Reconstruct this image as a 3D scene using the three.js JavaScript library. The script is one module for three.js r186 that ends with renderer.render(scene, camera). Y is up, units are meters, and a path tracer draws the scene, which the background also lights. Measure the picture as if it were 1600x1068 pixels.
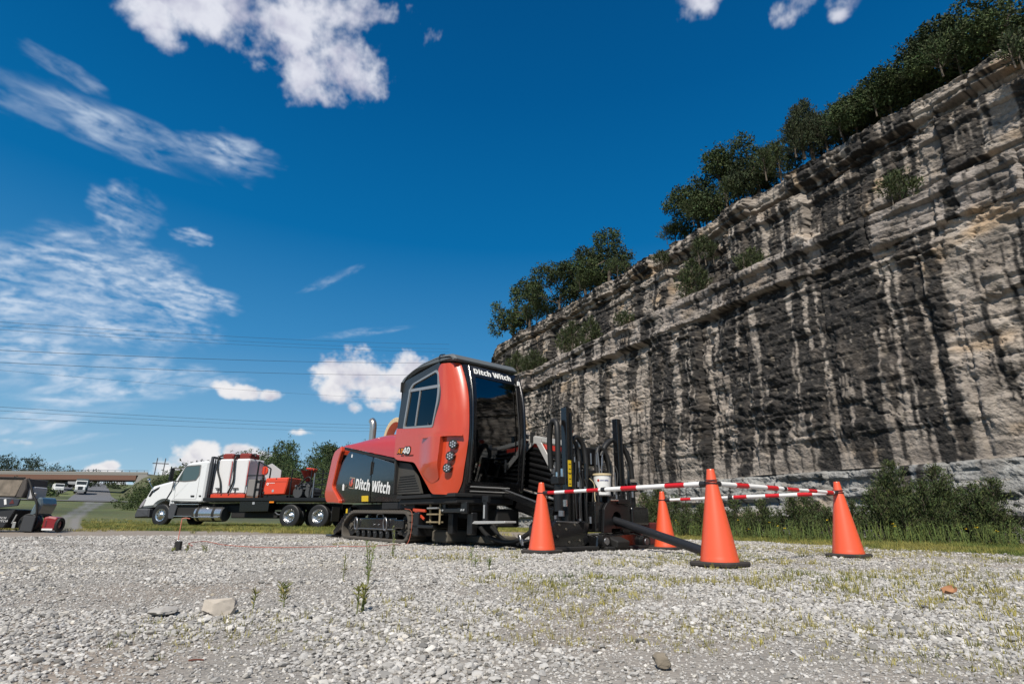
import * as THREE from 'three';
import { RoundedBoxGeometry } from 'three/addons/geometries/RoundedBoxGeometry.js';
import { mergeGeometries, mergeVertices, toCreasedNormals } from 'three/addons/utils/BufferGeometryUtils.js';
import { ImprovedNoise } from 'three/addons/math/ImprovedNoise.js';
import { FontLoader } from 'three/addons/loaders/FontLoader.js';

// ---------------------------------------------------------------- camera, sky, sun, exposure
const scene = new THREE.Scene();
const camera = new THREE.PerspectiveCamera(64.21, 1024 / 683, 0.05, 3000);
camera.rotation.order = 'YXZ';
camera.position.set(0, 0.42, 0);
camera.rotation.set(0.3158, 0, 0.0087);
const renderer = new THREE.WebGLRenderer({ antialias: true });
renderer.toneMapping = THREE.LinearToneMapping;
renderer.toneMappingExposure = 1.12;
renderer.shadowMap.enabled = true;

const SUN_AZ = -17, SUN_EL = 50;      // degrees: left of straight behind the viewer
const sunDir = new THREE.Vector3(Math.sin(SUN_AZ * Math.PI / 180) * Math.cos(SUN_EL * Math.PI / 180), Math.sin(SUN_EL * Math.PI / 180), Math.cos(SUN_AZ * Math.PI / 180) * Math.cos(SUN_EL * Math.PI / 180));
const sun = new THREE.DirectionalLight(new THREE.Color().setRGB(1, 0.935, 0.84), 4.95);
sun.position.copy(sunDir).multiplyScalar(120);
sun.castShadow = true; sun.shadow.radius = 4;
Object.assign(sun.shadow.camera, { left: -60, right: 60, top: 60, bottom: -60, near: 1, far: 300 });
sun.shadow.mapSize.set(4096, 4096);
scene.add(sun); scene.add(sun.target);

// noise
const _pn = new ImprovedNoise();
const noise = (x, y, z = 0) => _pn.noise(x, y, z);
function fbm(x, y, z, oct = 4, gain = 0.5) { let a = 1, s = 0, n = 0; for (let i = 0; i < oct; i++) { s += a * _pn.noise(x, y, z); n += a; a *= gain; x = x * 2.03 + 17.1; y = y * 2.03 + 9.7; z = z * 2.03 + 3.3; } return s / n; }
function rng(seed) { let a = seed >>> 0; return () => { a = (a + 0x6D2B79F5) | 0; let t = Math.imul(a ^ (a >>> 15), 1 | a); t = (t + Math.imul(t ^ (t >>> 7), 61 | t)) ^ t; return ((t ^ (t >>> 14)) >>> 0) / 4294967296; }; }
const sstep = (a, b, x) => { const t = Math.min(1, Math.max(0, (x - a) / (b - a))); return t * t * (3 - 2 * t); };
const lerp = (a, b, t) => a + (b - a) * t;
const D2R = Math.PI / 180;

// sky: clear air that deepens with height, cumulus and thin high cloud, by azimuth and elevation
function buildSky() {
  const W = 4096, H = 2048, data = new Float32Array(W * H * 4);
  // cumulus puffs: az, el, half-width, half-height (degrees), strength
  const CUM = [[-37.85, 42.5, 5.31, 2.38, 1], [-30.59, 44.78, 6.54, 3.13, 1], [-23.53, 46.13, 3.6209999999999996, 4.13, 1], [-21.44, 43.47, 3.88, 2.98, 1], [-25.52, 41.49, 3.19, 2.99, 1], [-23.77, 39.99, 2.07, 1.57, 1], [-28.61, 42.54, 4.63, 2.63, 1], [-40.36, 40.97, 2.84, 2.15, 1], [-39.37, 39.63, 1.85, 1.34, 1], [-23.21, 50.03, 3.215, 2.62, 1], [-35.89, 46.42, 12.85, 2.87, 1], [-31.43, 41.45, 2.91, 1.67, 0.8], [-17.42, 13.55, 3.24, 2.69, 1], [-14.85, 13.61, 3.83, 2.59, 1], [-11.58, 13.82, 3.92, 2.5, 1], [-18.88, 12.47, 2.19, 1.58, 1], [-13.45, 12.4, 3.21, 1.3, 1], [-13.33, 10.98, 1.66, 0.58, 0.7], [-16.18, 10.68, 0.62, 0.57, 0.6], [-26.78, 11.23, 2.18, 0.77, 1], [-24.4, 11.17, 1.24, 0.6, 0.8], [-28.1, 11.57, 1.6, 0.53, 0.6], [-31.9, 3.82, 1.15, 1.4, 1], [-30.62, 4.83, 1.48, 1.66, 1], [-29.5, 5.62, 1.42, 1.12, 1], [-28.68, 5.28, 1.13, 1.24, 1], [-30.9, 3.6, 2.46, 1.2, 1], [-25.41, 5.7, 1.63, 0.93, 1], [-26.62, 5.51, 1.06, 1.04, 1], [-24.18, 5.53, 1.33, 0.7, 1], [-36.17, 3.59, 1.21, 0.51, 1], [-35.73, 4.03, 0.7, 0.46, 1], [-20.59, 7.9, 1.53, 0.37, 0.7], [-20.59, 7.9, 0.82, 0.31, 0.8], [-37.21, 2.47, 2.55, 0.45, 0.7], [-41.81, 5.43, 1.12, 0.24, 0.5], [-97.8, 41.3, 5.9, 2.2, 1], [-109.4, 51.0, 7.8, 3.9, 1], [-123.4, 23.7, 7.7, 4.1, 1], [87.3, 51.4, 8.0, 4.0, 1], [84.8, 21.2, 6.8, 3.8, 1], [72.2, 35.7, 7.0, 3.3, 1], [-91.2, 19.7, 8.7, 4.0, 1], [62.9, 20.3, 7.2, 2.8, 1], [-110.8, 35.3, 5.6, 2.4, 1], [92.6, 45.1, 3.5, 3.2, 1], [123.2, 37.8, 7.2, 2.4, 1], [-69.8, 50.8, 6.8, 3.1, 1], [-104.0, 42.6, 4.9, 3.4, 1], [73.9, 9.0, 4.4, 3.9, 1], [-76.4, 51.8, 4.7, 2.1, 1], [144.3, 49.9, 8.7, 3.8, 1], [64.1, 20.2, 8.8, 3.9, 1], [163.6, 48.6, 7.1, 2.2, 1], [-167.5, 20.3, 4.5, 3.5, 1], [-101.1, 6.5, 3.3, 2.4, 1], [179.7, 34.0, 5.6, 2.5, 1], [-75.4, 9.0, 7.4, 3.5, 1], [-133.6, 32.8, 6.5, 2.8, 1], [-76.4, 31.9, 7.6, 3.0, 1], [-118.4, 17.9, 5.5, 2.1, 1], [114.3, 37.7, 5.6, 2.5, 1], [24.16, 48.01, 2.0, 1.5, 0.9], [22.41, 47.1, 1.1, 0.9, 0.55], [24.87, 46.98, 0.9, 0.8, 0.6], [37.96, 42.65, 0.7, 0.6, 0.55], [38.66, 43.36, 0.8, 0.9, 0.4], [34.02, 44.55, 1.0, 1.0, 0.35], [33.29, 43.79, 0.6, 0.7, 0.3], [34.4, 41.51, 0.5, 0.3, 0.3]];
  const HIGH = [[-40.8, 31.16, 9.07, 2.16, -4, 0.713, 1], [-31.27, 32.42, 4.65, 2.24, 0, 0.8624999999999999, 1], [-46.02, 34.07, 3.23, 0.96, -8, 0.345, 1], [-46.67, 30.2, 3.19, 1.16, 2, 0.45999999999999996, 1], [-41.17, 19.07, 7.94, 4.54, 6, 1, 1.8], [-42.54, 13.93, 5.26, 5.43, 8, 1, 1.6], [-37.22, 17.87, 7.69, 5.85, -2, 0.9774999999999999, 1.8], [-38.11, 11.06, 8.9, 2.62, 9, 1, 1.2], [-30.5, 11.57, 4.72, 1.03, 12, 0.9199999999999999, 1.2], [-33.53, 19.57, 5.58, 1.9, -4, 0.8624999999999999, 1.7], [-38.85, 25.28, 3.08, 2.57, -10, 0.575, 2], [-33.44, 24.57, 1.95, 0.89, 2, 0.69, 1.5], [-41.75, 6.91, 4.36, 1.26, 14, 0.69, 1], [-40.29, 5.57, 4.95, 0.59, 14, 0.575, 1], [-19.83, 23.27, 3.67, 0.63, 32, 0.40249999999999997, 1.6], [-39.24, 8.24, 5.64, 1.02, 10, 0.45999999999999996, 1], [-16.6, 18.16, 5.74, 0.52, 12, 0.2875, 1.5], [-38.03, 4.45, 3.86, 0.25, 16, 0.40249999999999997, 1], [-71.5, 21.7, 12.4, 4.8, -10, 0.7, 1.4], [-114.7, 21.9, 13.3, 7.6, -10, 0.7, 1.4], [131.3, 49.6, 14.0, 7.6, -10, 0.7, 1.4], [-123.4, 15.5, 12.1, 7.5, -10, 0.7, 1.4], [-105.7, 37.0, 18.0, 6.6, -10, 0.7, 1.4], [127.1, 36.9, 16.9, 5.1, -10, 0.7, 1.4], [175.1, 14.8, 19.7, 7.8, -10, 0.7, 1.4], [-73.0, 46.2, 11.3, 7.9, -10, 0.7, 1.4]];
  for (let j = 0; j < H; j++) {
    const el = ((j + 0.5) / H - 0.5) * 180;
    const e = Math.max(0, el), ce = Math.cos(el * D2R), se = Math.sin(el * D2R);
    // air colour (linear) by elevation
    const k = Math.pow(Math.min(1, e / 60), 0.62);
    const stops = [[0, 0.40, 0.55, 0.64], [0.16, 0.31, 0.50, 0.64], [0.30, 0.165, 0.375, 0.585], [0.45, 0.042, 0.225, 0.475], [0.62, 0.003, 0.130, 0.35], [0.8, 0.001, 0.086, 0.26], [1, 0.001, 0.055, 0.18]];
    let r0 = 0, g0 = 0, b0 = 0;
    for (let s = 0; s < stops.length - 1; s++) if (k >= stops[s][0] && k <= stops[s + 1][0]) { const t = (k - stops[s][0]) / (stops[s + 1][0] - stops[s][0]); r0 = lerp(stops[s][1], stops[s + 1][1], t); g0 = lerp(stops[s][2], stops[s + 1][2], t); b0 = lerp(stops[s][3], stops[s + 1][3], t); }
    for (let i = 0; i < W; i++) {
      const o = (j * W + i) * 4; data[o + 3] = 1;
      if (el < -3) { data[o] = 0.16; data[o + 1] = 0.17; data[o + 2] = 0.17; continue; }
      const th = ((i + 0.5) / W - 0.5) * 2 * Math.PI;           // three's equirect: atan2(z, x)
      const dx = Math.cos(th) * ce, dz = Math.sin(th) * ce, dy = se;
      let az = Math.atan2(dx, -dz) / D2R;
      let r = r0, g = g0, b = b0;
      // thin high cloud
      let hi = 0;
      for (const [ca, cel, wa, we, tilt, st, fine] of HIGH) {
        let da = az - ca; if (da > 180) da -= 360; if (da < -180) da += 360; da *= ce;
        const de = el - cel; if (Math.abs(da) > wa * 1.7 || Math.abs(de) > we * 2.6 + wa * 0.6) continue;
        const ct = Math.cos(tilt * D2R), sn = Math.sin(tilt * D2R), u = (da * ct + de * sn) / wa, v = (-da * sn + de * ct) / we;
        const q = u * u + v * v; if (q > 2.6) continue;
        const m = 1 - q + 0.8 * fbm(u * 2.2 + ca, v * 2.2, 3.1, 3);
        if (m <= 0) continue;
        const U = da * ct + de * sn, V = -da * sn + de * ct;
        const w1 = fbm(U * 0.12 + ca, V * 0.5, 1.7, 3);
        const n1 = 0.5 + 0.62 * fbm(U * 0.35 * fine + w1 * 1.4, V * 1.05 * fine + w1, 5.2 + ca, 5, 0.62);
        const n2 = 0.5 + 0.7 * fbm(U * 0.12, V * 0.28, 8.1 + ca, 3);
        hi = Math.max(hi, st * sstep(0, 0.9, m) * sstep(0.24, 0.86, n1) * sstep(0.1, 0.75, n2) * 1.4);
      }
      if (hi > 0) { hi = Math.min(hi, 0.82); r = lerp(r, 0.56, hi); g = lerp(g, 0.65, hi); b = lerp(b, 0.77, hi); }
      // cumulus
      let f = -9, vv = 0;
      for (const [ca, cel, wa, we, st] of CUM) {
        let da = az - ca; if (da > 180) da -= 360; if (da < -180) da += 360; da *= ce;
        const de = el - cel; if (Math.abs(da) > wa * 1.9 || Math.abs(de) > we * 1.9) continue;
        const q = 1 - (da / wa) * (da / wa) - (de / we) * (de / we) * (de < 0 ? 1.25 : 1);
        if (q * st > f) { f = q * st; vv = de / we; }
      }
      if (f > -2) {
        const S = lerp(19, 13, sstep(16, 34, e));
        const wx = 0.25 * noise(dx * 9, dy * 9, dz * 9 + 4);
        const n = fbm(dx * S + wx, dy * S * 1.05, dz * S, 8, 0.60);
        const up = sstep(16, 34, e), a = f * lerp(1.0, 1.0, up) + n * lerp(2.4, 3.3, up) + 0.03;
        const al = Math.pow(sstep(-0.15, lerp(0.80, 1.45, up), a), 0.9);
        if (al > 0) {
          const sh = 0.5 + 0.9 * fbm(dx * 17 + 3, dy * 17 + 0.25, dz * 17, 5, 0.58) + 0.16 * vv;
          const t = sstep(0.10, 0.75, sh + 0.12 * (1 - al)), c0 = lerp(0.46, 0.80, t);
          const low = sstep(28, 6, e);
          r = lerp(r, c0 * lerp(0.86, 1.0, low), al * 0.97); g = lerp(g, c0 * lerp(0.88, 0.98, low), al * 0.97); b = lerp(b, lerp(0.54, 0.79, t) * lerp(0.98, 0.99, low), al * 0.97);
        }
      }
      data[o] = r; data[o + 1] = g; data[o + 2] = b;
    }
  }
  const sky = new THREE.DataTexture(data, W, H, THREE.RGBAFormat, THREE.FloatType);
  sky.mapping = THREE.EquirectangularReflectionMapping; sky.magFilter = THREE.LinearFilter; sky.minFilter = THREE.LinearFilter; sky.needsUpdate = true;
  scene.background = sky; scene.environment = sky;
}
buildSky();

// ---------------------------------------------------------------- helpers
const V3 = (x, y, z) => new THREE.Vector3(x, y, z);
function mat(c, rough = 0.6, metal = 0, extra = {}) {
  const m = extra.clearcoat !== undefined || extra.transmission !== undefined ? new THREE.MeshPhysicalMaterial() : new THREE.MeshStandardMaterial();
  m.color = Array.isArray(c) ? new THREE.Color().setRGB(...c) : new THREE.Color(c);
  m.roughness = rough; m.metalness = metal; m.side = THREE.DoubleSide;
  Object.assign(m, extra); return m;
}
const used = new Map();
function numbered(n) { const k = used.get(n) || 0; used.set(n, k + 1); return k ? n + '_' + String(k).padStart(3, '0') : n; }
function meshOf(name, geo, material, parent) { const o = new THREE.Mesh(geo, material); o.name = name; o.castShadow = o.receiveShadow = true; if (parent) parent.add(o); return o; }
function thing(name, label, category, pos = [0, 0, 0], turn = 0, group) {
  const o = new THREE.Group(); o.name = numbered(name); o.position.set(...pos); o.rotation.y = turn; o.userData = { label, category };
  if (group) o.userData.group = group; scene.add(o); return o;
}
function single(name, geo, material, label, category, group) { const o = meshOf(numbered(name), geo, material, scene); o.userData = { label, category }; if (group) o.userData.group = group; return o; }
function structure(name, geo, material) { const o = meshOf(name, geo, material, scene); o.userData = { kind: 'structure' }; return o; }
function norm(g) { const n = g.index ? g.toNonIndexed() : g; for (const k of Object.keys(n.attributes)) if (!['position', 'normal', 'uv', 'color'].includes(k)) n.deleteAttribute(k); n.morphAttributes = {}; return n; }
function merge(list) {
  const a = list.filter(Boolean).map(norm);
  const keys = ['position', 'normal', 'uv', 'color'].filter(k => a.every(g => g.attributes[k]));
  a.forEach(g => Object.keys(g.attributes).forEach(k => { if (!keys.includes(k)) g.deleteAttribute(k); }));
  return a.length === 1 ? a[0] : mergeGeometries(a, false);
}
function box(w, h, d, x = 0, y = 0, z = 0, r = 0.012, rx = 0, ry = 0, rz = 0) {
  r = Math.min(r, w * 0.45, h * 0.45, d * 0.45);
  const g = r > 0 ? new RoundedBoxGeometry(w, h, d, 1, r) : new THREE.BoxGeometry(w, h, d);
  if (rx || ry || rz) g.applyMatrix4(new THREE.Matrix4().makeRotationFromEuler(new THREE.Euler(rx, ry, rz)));
  return g.translate(x, y, z);
}
const _up = V3(0, 1, 0);
function rod(a, b, r, r2 = r, seg = 10, open = false) {   // cylinder between two points
  const A = V3(...a), B = V3(...b), d = B.clone().sub(A), L = d.length();
  const g = new THREE.CylinderGeometry(r2, r, L, seg, 1, open);
  g.applyQuaternion(new THREE.Quaternion().setFromUnitVectors(_up, d.normalize()));
  return g.translate((A.x + B.x) / 2, (A.y + B.y) / 2, (A.z + B.z) / 2);
}
function bar(a, b, w, h, r = 0.006) {   // rectangular bar between two points (w across, h in the upright plane)
  const A = V3(...a), B = V3(...b), d = B.clone().sub(A), L = d.length(); d.normalize();
  const g = new RoundedBoxGeometry(L, h, w, 1, Math.min(r, w * 0.4, h * 0.4));
  const side = V3(0, 1, 0).cross(d); if (side.lengthSq() < 1e-4) side.set(0, 0, 1); side.normalize();
  const upv = d.clone().cross(side).multiplyScalar(-1);
  const m = new THREE.Matrix4().makeBasis(d, d.clone().cross(side), side); if (m.determinant() < 0) m.makeBasis(d, upv, side);
  g.applyMatrix4(m); return g.translate((A.x + B.x) / 2, (A.y + B.y) / 2, (A.z + B.z) / 2);
}
function tube(pts, r, seg = 24, rad = 8) { return new THREE.TubeGeometry(new THREE.CatmullRomCurve3(pts.map(p => V3(...p))), seg, r, rad, false); }
function plate(poly, depth, bevel = 0.006, holes = []) {   // polygon in x,y extruded along z, centred on z = 0
  const s = new THREE.Shape(poly.map(p => new THREE.Vector2(...p)));
  holes.forEach(h => s.holes.push(new THREE.Path(h.map(p => new THREE.Vector2(...p)))));
  const g = new THREE.ExtrudeGeometry(s, { depth: depth - 2 * bevel, bevelEnabled: bevel > 0, bevelThickness: bevel, bevelSize: bevel, bevelOffset: -bevel, bevelSegments: 1, curveSegments: 8 });
  return g.translate(0, 0, -depth / 2 + bevel);
}
function roundPoly(poly, r, seg = 4) {   // rounds the corners of a polygon; r is a number or one per corner
  const out = [], n = poly.length;
  poly.forEach((p, i) => {
    const a = poly[(i + n - 1) % n], b = poly[(i + 1) % n], R = Array.isArray(r) ? r[i] : r;
    const la = Math.hypot(a[0] - p[0], a[1] - p[1]), lb = Math.hypot(b[0] - p[0], b[1] - p[1]), q = Math.min(R, la * 0.48, lb * 0.48);
    if (q < 1e-4) { out.push(p); return; }
    const A = [p[0] + (a[0] - p[0]) * q / la, p[1] + (a[1] - p[1]) * q / la], B = [p[0] + (b[0] - p[0]) * q / lb, p[1] + (b[1] - p[1]) * q / lb];
    for (let k = 0; k <= seg; k++) { const t = k / seg, u = 1 - t; out.push([u * u * A[0] + 2 * u * t * p[0] + t * t * B[0], u * u * A[1] + 2 * u * t * p[1] + t * t * B[1]]); }
  });
  return out;
}
const circle = (x, y, r, n = 16) => Array.from({ length: n }, (_, i) => [x + r * Math.cos(i / n * 2 * Math.PI), y + r * Math.sin(i / n * 2 * Math.PI)]);
// a curved panel: polygon in (u, v) laid on the surface S(u, v) and given thickness
function clipCell(poly, ax, lo, hi) {
  const half = (P, c, keepGreater) => { const out = []; for (let i = 0; i < P.length; i++) { const a = P[i], b = P[(i + 1) % P.length], ia = keepGreater ? a[ax] >= c : a[ax] <= c, ib = keepGreater ? b[ax] >= c : b[ax] <= c; if (ia) out.push(a); if (ia !== ib) { const t = (c - a[ax]) / (b[ax] - a[ax]); const q = [lerp(a[0], b[0], t), lerp(a[1], b[1], t)]; q[ax] = c; out.push(q); } } return out; };
  return half(half(poly, lo, true), hi, false);
}
function shell(poly, S, thick = 0.012, off = 0, du = 0.08, dv = 0.12, holes = []) {
  let P = poly.map(p => [p[0], p[1]]);
  if (THREE.ShapeUtils.area(P.map(p => new THREE.Vector2(...p))) < 0) P.reverse();
  const loops = [P.slice()];
  for (let hole of holes) {   // joined to the outline by a slit
    hole = hole.map(p => [p[0], p[1]]); if (THREE.ShapeUtils.area(hole.map(p => new THREE.Vector2(...p))) > 0) hole.reverse();
    loops.push(hole.slice());
    let best = 1e9, bi = 0, bj = 0; P.forEach((p, i) => hole.forEach((h, j) => { const d = Math.hypot(p[0] - h[0], p[1] - h[1]); if (d < best) { best = d; bi = i; bj = j; } }));
    P = [...P.slice(0, bi + 1), ...hole.slice(bj), ...hole.slice(0, bj + 1), ...P.slice(bi)];
  }
  const N = (u, v) => { const e = 0.004, a = S(u + e, v), b = S(u - e, v), c = S(u, v + e), d = S(u, v - e); return V3(a[0] - b[0], a[1] - b[1], a[2] - b[2]).cross(V3(c[0] - d[0], c[1] - d[1], c[2] - d[2])).normalize(); };
  const at = (u, v, o) => { const p = S(u, v), n = N(u, v); return [p[0] + n.x * o, p[1] + n.y * o, p[2] + n.z * o, n]; };
  const pos = [], nor = [], uvs = [];
  const us = P.map(p => p[0]), vs = P.map(p => p[1]), u0 = Math.min(...us), u1 = Math.max(...us), v0 = Math.min(...vs), v1 = Math.max(...vs);
  const nu = Math.max(1, Math.ceil((u1 - u0) / du)), nv = Math.max(1, Math.ceil((v1 - v0) / dv));
  for (let i = 0; i < nu; i++) {
    const strip = clipCell(P, 0, u0 + (u1 - u0) * i / nu, u0 + (u1 - u0) * (i + 1) / nu); if (strip.length < 3) continue;
    for (let j = 0; j < nv; j++) {
      const c = clipCell(strip, 1, v0 + (v1 - v0) * j / nv, v0 + (v1 - v0) * (j + 1) / nv).filter((p, q, A) => { const b = A[(q + 1) % A.length]; return Math.hypot(p[0] - b[0], p[1] - b[1]) > 1e-6; });
      if (c.length < 3) continue;
      const tri = THREE.ShapeUtils.triangulateShape(c.map(p => new THREE.Vector2(...p)), []);
      for (const side of [1, -1]) for (const t of tri) { const q = side > 0 ? t : [t[0], t[2], t[1]]; for (const m of q) { const w = at(c[m][0], c[m][1], off + (side > 0 ? 0 : -thick)); pos.push(w[0], w[1], w[2]); nor.push(w[3].x * side, w[3].y * side, w[3].z * side); uvs.push(c[m][0], c[m][1]); } }
    }
  }
  for (const L of loops) for (let i = 0; i < L.length; i++) {
    const a = L[i], b = L[(i + 1) % L.length], seg = Math.max(1, Math.ceil(Math.hypot(b[0] - a[0], b[1] - a[1]) / 0.1));
    for (let s = 0; s < seg; s++) {
      const p = [lerp(a[0], b[0], s / seg), lerp(a[1], b[1], s / seg)], q = [lerp(a[0], b[0], (s + 1) / seg), lerp(a[1], b[1], (s + 1) / seg)];
      const p0 = at(...p, off), p1 = at(...p, off - thick), q0 = at(...q, off), q1 = at(...q, off - thick);
      const n = V3(q0[0] - p0[0], q0[1] - p0[1], q0[2] - p0[2]).cross(p0[3]).normalize();
      for (const w of [p0, p1, q1, p0, q1, q0]) { pos.push(w[0], w[1], w[2]); nor.push(n.x, n.y, n.z); uvs.push(p[0], p[1]); }
    }
  }
  const g = new THREE.BufferGeometry();
  g.setAttribute('position', new THREE.Float32BufferAttribute(pos, 3)); g.setAttribute('normal', new THREE.Float32BufferAttribute(nor, 3)); g.setAttribute('uv', new THREE.Float32BufferAttribute(uvs, 2));
  return g;
}
const flatXY = (z) => (u, v) => [u, v, z];
// tileable grain textures
function grain(size, fn, srgb = false) {
  const d = new Uint8Array(size * size * 4);
  for (let j = 0; j < size; j++) for (let i = 0; i < size; i++) { const c = fn(i / size, j / size), o = (j * size + i) * 4; d[o] = c[0] * 255; d[o + 1] = c[1] * 255; d[o + 2] = c[2] * 255; d[o + 3] = 255; }
  const t = new THREE.DataTexture(d, size, size); t.wrapS = t.wrapT = THREE.RepeatWrapping; t.magFilter = t.minFilter = THREE.LinearFilter; if (srgb) t.colorSpace = THREE.SRGBColorSpace; t.needsUpdate = true; return t;
}
// periodic fbm on the unit square
function pfbm(u, v, f, oct = 4, seed = 0, gain = 0.5) {
  let s = 0, a = 1, n = 0;
  for (let k = 0; k < oct; k++) {
    const F = Math.round(f), x = u * F, y = v * F, wx = u, wy = v, z = seed + k * 7.3;
    const A = noise(x + 0.37, y + 0.71, z), B = noise(x - F + 0.37, y + 0.71, z), C = noise(x + 0.37, y - F + 0.71, z), Dd = noise(x - F + 0.37, y - F + 0.71, z);
    s += a * lerp(lerp(A, B, wx), lerp(C, Dd, wx), wy); n += a; a *= gain; f *= 2;
  }
  return s / n;
}
const font = await new FontLoader().loadAsync('fonts/droid/droid_sans_bold.typeface.json');
// lettering laid on a surface: origin (u, v), cap height h, stretched by sx, slanted and turned
function lettering(text, S, u0, v0, h, sx = 1, slant = 0, turn = 0, off = 0.004, bold = 0) {
  const shapes = font.generateShapes(text, h * 1.0);
  const g = new THREE.ExtrudeGeometry(shapes, { depth: 0.002, bevelEnabled: bold > 0, bevelThickness: 0.0005, bevelSize: bold, bevelSegments: 1, curveSegments: 4 });
  const p = g.attributes.position, c = Math.cos(turn), s = Math.sin(turn);
  for (let i = 0; i < p.count; i++) {
    const x = p.getX(i) * sx + p.getY(i) * slant, y = p.getY(i), u = u0 + x * c - y * s, v = v0 + x * s + y * c;
    const e = 0.004, a = S(u, v), b = S(u + e, v), d = S(u, v + e);
    const n = V3(b[0] - a[0], b[1] - a[1], b[2] - a[2]).cross(V3(d[0] - a[0], d[1] - a[1], d[2] - a[2])).normalize();
    const o = off + p.getZ(i);
    p.setXYZ(i, a[0] + n.x * o, a[1] + n.y * o, a[2] + n.z * o);
  }
  const q = norm(g); q.deleteAttribute('uv'); q.computeVertexNormals(); return q;
}
// ---------------------------------------------------------------- the ground
// height of the land: level lot, then rising towards the far left where the highway climbs under the bridge
function landHeight(x, z) {
  const D = Math.hypot(x, z), az = Math.atan2(x, -z) / D2R;
  const left = sstep(-20, -34, az);
  let h = 0;
  if (D > 38) h += left * (D < 170 ? 5.2 * Math.pow((D - 38) / 132, 1.25) : 5.2 + (Math.min(D, 320) - 170) * 0.064 - Math.max(0, D - 320) * 0.01);
  h += (1 - left) * sstep(48, 125, D) * 9.5;
  h += 0.012 * fbm(x * 0.7, z * 0.7, 2.2, 3) * sstep(60, 20, D) + 0.05 * fbm(x * 0.12, z * 0.12, 7.7, 3) * sstep(3, 12, D) * sstep(400, 20, D) * 0.5;
  return h;
}
const inTrack = (x, z) => { // distance (in track half-widths) from the dirt track that leads away on the left
  const P = TRACK; let best = 9;
  for (let i = 0; i < P.length - 1; i++) {
    const [x0, z0, w0] = P[i], [x1, z1, w1] = P[i + 1], dx = x1 - x0, dz = z1 - z0, t = Math.min(1, Math.max(0, ((x - x0) * dx + (z - z0) * dz) / (dx * dx + dz * dz)));
    best = Math.min(best, Math.hypot(x - x0 - dx * t, z - z0 - dz * t) / lerp(w0, w1, t));
  }
  return best;
};
const TRACK = [[-14.2, -18.2, 0.7], [-17.0, -21.8, 0.65], [-21.3, -27.5, 0.6], [-30, -39, 0.65], [-41.5, -55, 0.7], [-56, -76, 0.9], [-70, -96, 1.5]];
const CN = [Math.cos(28.2 * D2R), -Math.sin(28.2 * D2R)], CD = [-Math.sin(28.2 * D2R), -Math.cos(28.2 * D2R)];   // across and along the cliff
const cliffW = (x, z) => x * CN[0] + z * CN[1], cliffS = (x, z) => x * CD[0] + z * CD[1];
function grassiness(x, z) {
  const w = cliffW(x, z), n = fbm(x * 0.35, z * 0.35, 4.4, 4);
  const verge = sstep(9.8, 11.6, w + n * 2.2);
  const back = sstep(15.5, 19.5, -z + x * 0.12 + n * 5) * sstep(9, 4, w);
  return Math.max(verge, back);
}
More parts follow.
